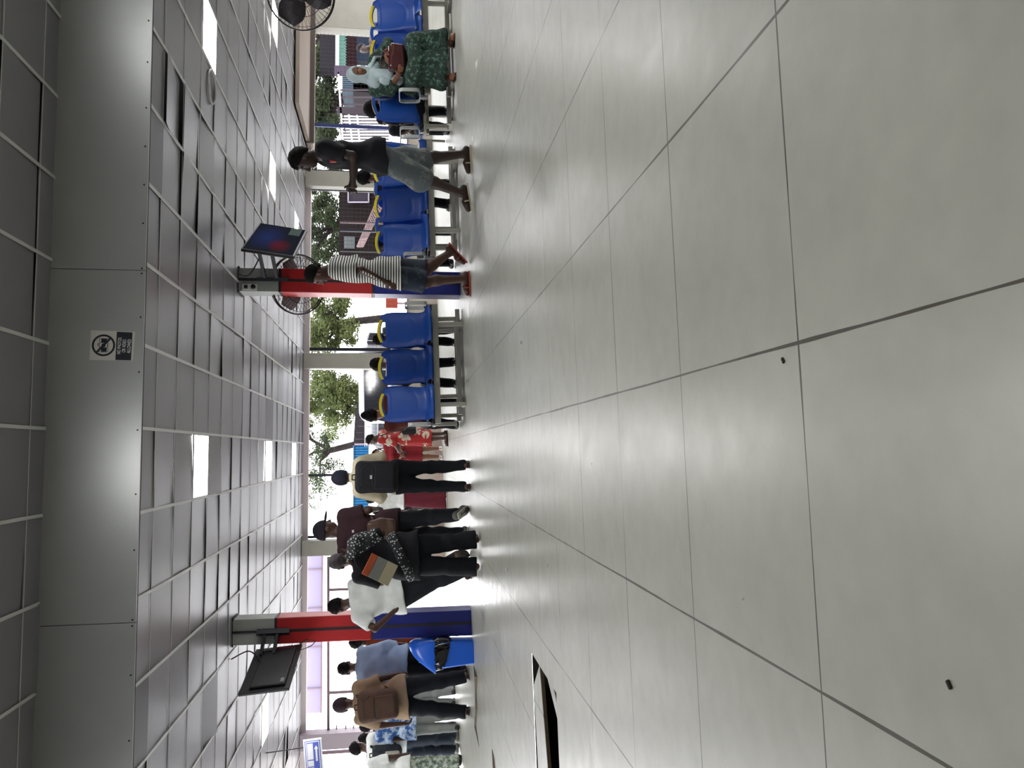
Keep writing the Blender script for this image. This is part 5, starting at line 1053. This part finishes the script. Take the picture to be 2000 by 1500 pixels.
# yard
tag(MB().b2((-30, YW+.3, -.5), (30, 60, -.42)).build('ground_outside', mat('yard_concrete', S(190, 186, 184), .9, var=.06)), kind='structure')
def slab(name, V0, ya, V1, yb, Yt, th, m, parent=None):
    a, b = AT(V0, ya, Yt), AT(V1, yb, Yt); return MB().b2((min(a.x, b.x), Yt, min(a.z, b.z)), (max(a.x, b.x), Yt+th, max(a.z, b.z))).build(name, m, parent)
e = empty('blue_fence', label='blue corrugated sheet fence beyond the man with black rucksack', cat='fence'); bs = mat('sheet_blue', S(26, 76, 112), .5, var=.05)
a, b = AT(689, 1010, 23), AT(716, 866, 23); z0 = AT(720, 940, 23).z; m = MB(); n = 28
for k in range(n):
    x = a.x+(b.x-a.x)*k/n; x2 = a.x+(b.x-a.x)*(k+.62)/n; m.b2((x, 23, z0), (x2, 23.05, a.z)); m.b2((x2, 23.035, z0), (a.x+(b.x-a.x)*(k+1)/n, 23.05, a.z))
m.build('sheet', bs, e); MB().b2((a.x, 22.97, a.z-.03), (b.x, 23.06, a.z)).build('top_rail', mat('rail_teal', S(34, 66, 94), .5), e); MB().b2((b.x-.05, 22.97, z0-.7), (b.x, 23.06, a.z)).build('post', mauve, e); MB().b2((a.x, 22.97, z0-.7), (a.x+.05, 23.06, a.z)).build('post', mauve, e)
e = empty('shed', label='grey corrugated shed roof beside the blue fence', cat='shed'); rf = mat('roof_sheet', S(34, 31, 34), .6, var=.15, stretch=(6, 1, 1)); A, B, D, E_ = AT(690, 870, 23.4), AT(694, 800, 23.4), AT(713, 760, 23.4), AT(714, 870, 23.4)
MB().prism([(p.x, 23.4, p.z) for p in (A, B, D, E_)], (0, .08, 0)).build('roof', rf, e)
m = MB()
for k in range(9):
    t = k/8; p = A.lerp(D, t*.9); q = E_.lerp(D, t*.9); m.bar((p.x, 23.39, p.z-.01), (q.x, 23.39, q.z), .012)
m.build('ribs', mat('rib_grey', S(80, 74, 78), .5), e)
for y in (773, 832, 866): slab('post', 712, y, 850, y+2, 23.3, .06, mauve, e)
# white railing in front of the shed
e = empty('white_railing', label='white yard railing in front of the shed', cat='railing'); wr = mat('rail_white', S(170, 164, 168), .5)
for V in (712, 716, 724, 734): slab('rail', V, 872, V+1.6, 760, 22.4, .03, wr, e)
for y in range(762, 874, 8): slab('upright', 712, y, 745, y+.8, 22.4, .02, wr, e)
# vehicles parked outside
def car(label, y, V, Yt, L, col, seed, heading=0, sc=1.):
    c = AT(V, y, Yt); e = empty('parked_car', (c.x, Yt, -.42), heading, label=label, cat='car', group='cars parked outside'); e.scale = (sc,)*3; body = mat('car_'+col[0], S(*col[1]), .3, spec=.6); h = L/2
    f = Field((-h-.1, -1, 0), (h+.1, 1, 1.6), .03); f.rbox((0, 0, .62), (h, .82, .34), None, .18, 0); f.rbox((.15, 0, 1.1), (h*.55, .72, .36), None, .22, .08); f.mesh('car_body', body, e)
    gl = mat('car_glass', S(26, 28, 34), .1, spec=.8); MB().b2((-h*.28, -.76, .98), (h*.6, -.69, 1.32), .03).build('side_window', gl, e); MB().prism([(.15-h*.55-.05, -.62, .98), (.15-h*.55-.05, .62, .98), (.15-h*.55+.02, .54, 1.36), (.15-h*.55+.02, -.54, 1.36)], (-.03, 0, 0)).build('windscreen', gl, e)
    for s in (-1, 1):
        for t in (-.62, .62): MB().lathe([(.001, -.1), (.30, -.1), (.32, -.06), (.32, .06), (.30, .1), (.001, .1)], (h*t, s*.78, .32), 20, Matrix.Rotation(PI/2, 3, 'X'), False).build('wheel', blk, e, True)
    MB().box((-h*.32, -.92, 1.0), (.10, .16, .12), None, .03).build('mirror', blk, e)
car('white car with dark mirror parked beyond the middle seat of the left bench', 744, 735, 18.3, 1.9, ('white', (150, 148, 154)), 1, PI/2*.8, 1.3)
car('black car parked beyond the leftmost seat, in front of the railing', 845, 750, 21.0, 1.9, ('black', (30, 30, 34)), 2, 0, 1.16)
# brown building with stair railing, grille and canopy right of the pillar
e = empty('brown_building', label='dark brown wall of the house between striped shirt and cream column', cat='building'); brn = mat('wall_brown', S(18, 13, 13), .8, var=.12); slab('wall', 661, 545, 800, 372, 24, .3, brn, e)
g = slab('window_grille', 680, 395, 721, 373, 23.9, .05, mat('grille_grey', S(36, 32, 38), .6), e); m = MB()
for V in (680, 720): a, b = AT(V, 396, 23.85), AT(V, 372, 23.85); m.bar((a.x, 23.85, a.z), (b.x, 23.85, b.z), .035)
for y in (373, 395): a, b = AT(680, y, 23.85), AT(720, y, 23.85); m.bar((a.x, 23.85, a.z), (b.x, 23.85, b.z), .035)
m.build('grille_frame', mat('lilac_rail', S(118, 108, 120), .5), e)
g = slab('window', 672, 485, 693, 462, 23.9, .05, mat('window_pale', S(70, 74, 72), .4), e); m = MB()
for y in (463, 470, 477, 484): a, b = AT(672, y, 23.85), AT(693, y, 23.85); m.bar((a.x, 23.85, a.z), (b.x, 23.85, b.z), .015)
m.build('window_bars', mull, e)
e = empty('stair_railing', label='pink slanting lattice stair rail before the brown wall', cat='railing'); pk = mat('lattice_pink', S(104, 84, 84), .6)
p0, p1, p2, p3 = [AT(V, y, 23.2) for V, y in ((733, 398), (697, 482), (709, 482), (752, 392))]
for t in np.linspace(0, 1, 5): a = p0.lerp(p3, t); b = p1.lerp(p2, t); MB().bar(a, b, .03).build('rail', pk, e)
for t in np.linspace(0, 1, 20): a = p0.lerp(p1, t); b = p3.lerp(p2, t); MB().bar(a, b, .03).build('upright', pk, e)
# right: shop roof, awning, fence
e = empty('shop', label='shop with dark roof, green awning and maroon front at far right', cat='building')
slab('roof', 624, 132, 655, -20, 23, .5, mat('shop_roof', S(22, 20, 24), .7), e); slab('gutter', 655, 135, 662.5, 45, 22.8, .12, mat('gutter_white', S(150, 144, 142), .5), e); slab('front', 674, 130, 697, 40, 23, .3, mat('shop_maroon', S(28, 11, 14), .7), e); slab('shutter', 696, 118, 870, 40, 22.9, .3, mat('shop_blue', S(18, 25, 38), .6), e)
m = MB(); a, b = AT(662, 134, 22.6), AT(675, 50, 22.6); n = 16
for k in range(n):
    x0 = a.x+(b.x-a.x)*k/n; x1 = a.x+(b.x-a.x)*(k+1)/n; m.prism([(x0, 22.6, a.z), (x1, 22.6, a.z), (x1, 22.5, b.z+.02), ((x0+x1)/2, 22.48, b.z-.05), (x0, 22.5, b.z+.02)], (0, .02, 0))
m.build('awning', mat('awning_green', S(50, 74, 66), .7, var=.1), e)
e = empty('white_fence', label='pale spiked yard fence behind the headscarf of the seated woman', cat='fence'); wf = mat('fence_pale', S(140, 132, 136), .5); lil = mat('picket_lilac', S(56, 49, 53), .5)
for Va, ya, Vb, yb, w in ((661, 143, 670, 284, .10), (681, 222, 689, 284, .07), (697, 222, 703, 284, .05)): a, b = AT(Va, ya, 21), AT(Vb, yb, 21); MB().bar(a, b, w, .05).build('rail', wf, e)
for k, y in enumerate(list(range(176, 222, 14))+list(range(224, 290, 6))): a, b = AT(664+(y-143)*.06-6, y, 21.05), AT(760, y, 21.05); MB().bar(a, b, .028 if y > 222 else .035).build('picket', lil, e)
slab('gate_post', 658, 221, 770, 214, 20.95, .12, mat('gate_mauve', S(44, 38, 42), .5), e); slab('gate_post', 653, 144, 770, 134, 20.95, .12, mat('gate_dark', S(52, 44, 56), .5), e)
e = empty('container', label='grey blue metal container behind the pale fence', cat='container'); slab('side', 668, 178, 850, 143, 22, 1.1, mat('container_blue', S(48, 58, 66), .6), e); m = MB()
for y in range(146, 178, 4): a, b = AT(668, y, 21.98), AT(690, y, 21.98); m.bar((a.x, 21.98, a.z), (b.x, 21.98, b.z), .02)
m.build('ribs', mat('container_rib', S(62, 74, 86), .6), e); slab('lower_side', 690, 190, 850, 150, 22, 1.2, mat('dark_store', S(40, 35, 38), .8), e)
p = AT(765, 592, 19); e = empty('orange_board', (p.x, 19, p.z), label='small orange board outside beside the base of the right pillar', cat='sign'); MB().b2((-.12, 0, -.14), (.14, .03, .14), .01).build('panel', mat('board_orange', S(122, 36, 9), .6), e); MB().b2((-.02, .005, -1.2), (.02, .03, -.14)).build('post', mauve, e)
e = empty('brick_wall', label='pale orange tiled wall outside at the left picture edge', cat='wall'); slab('tiles', 722, 1530, 800, 1484, 20, .3, mat('tile_orange', S(190, 140, 96), .7), e); m = MB()
for k in range(9): V = 722+k*8; a, b = AT(V, 1530, 19.99), AT(V, 1484, 19.99); m.bar((a.x, 19.99, a.z), (b.x, 19.99, b.z), .012)
for y in range(1488, 1530, 9): a, b = AT(722, y, 19.99), AT(800, y, 19.99); m.bar((a.x, 19.99, a.z), (b.x, 19.99, b.z), .012)
m.build('joints', mat('joint_brown', S(120, 80, 54), .8), e)
Y = 18.6; p = Fig(AT(760, 97, Y).x, Y, 120, AT(697, 97, Y).z+.42, 'person in dusty pink seen outside through the mesh at far right', z=-.42, h=.014, female=True, skin='skin_deep'); p.body(); p.hair(hairm, .012); p.shirt(cloth('dusty_pink', 64, 44, 46), hem=.8, fore=.7, g=.03); p.trousers(blackt)

for n_ in ('wall_brown', 'shop_roof', 'shop_maroon', 'shop_blue', 'awning_green', 'roof_sheet', 'rib_grey', 'grille_grey', 'window_pale', 'gate_dark', 'gate_mauve', 'dark_store', 'container_blue', 'container_rib', 'picket_lilac', 'bark', 'sheet_blue', 'leaf_olive', 'leaf_green'):
    MATS[n_].node_tree.nodes['Principled BSDF'].inputs['Specular IOR Level'].default_value = .06
# ---------------------------------------------------------------- daylight
w = bpy.data.worlds.new('sky'); bpy.context.scene.world = w; w.use_nodes = True
nt = w.node_tree; bg = nt.nodes['Background']
sky = nt.nodes.new('ShaderNodeTexGradient'); tc = nt.nodes.new('ShaderNodeTexCoord'); 
mx = nt.nodes.new('ShaderNodeMix'); mx.data_type = 'RGBA'; mx.inputs['A'].default_value = (1, .985, 1, 1); mx.inputs['B'].default_value = (.86, .92, 1, 1)
sp = nt.nodes.new('ShaderNodeSeparateXYZ'); nt.links.new(tc.outputs['Generated'], sp.inputs[0]); nt.links.new(sp.outputs['Z'], mx.inputs['Factor'])
nt.links.new(mx.outputs['Result'], bg.inputs['Color']); bg.inputs['Strength'].default_value = 4.3
sc = bpy.context.scene; sc.cycles.use_denoising = True
sc.cycles.max_bounces = 6; sc.cycles.diffuse_bounces = 4; sc.cycles.glossy_bounces = 3; sc.cycles.transparent_max_bounces = 12
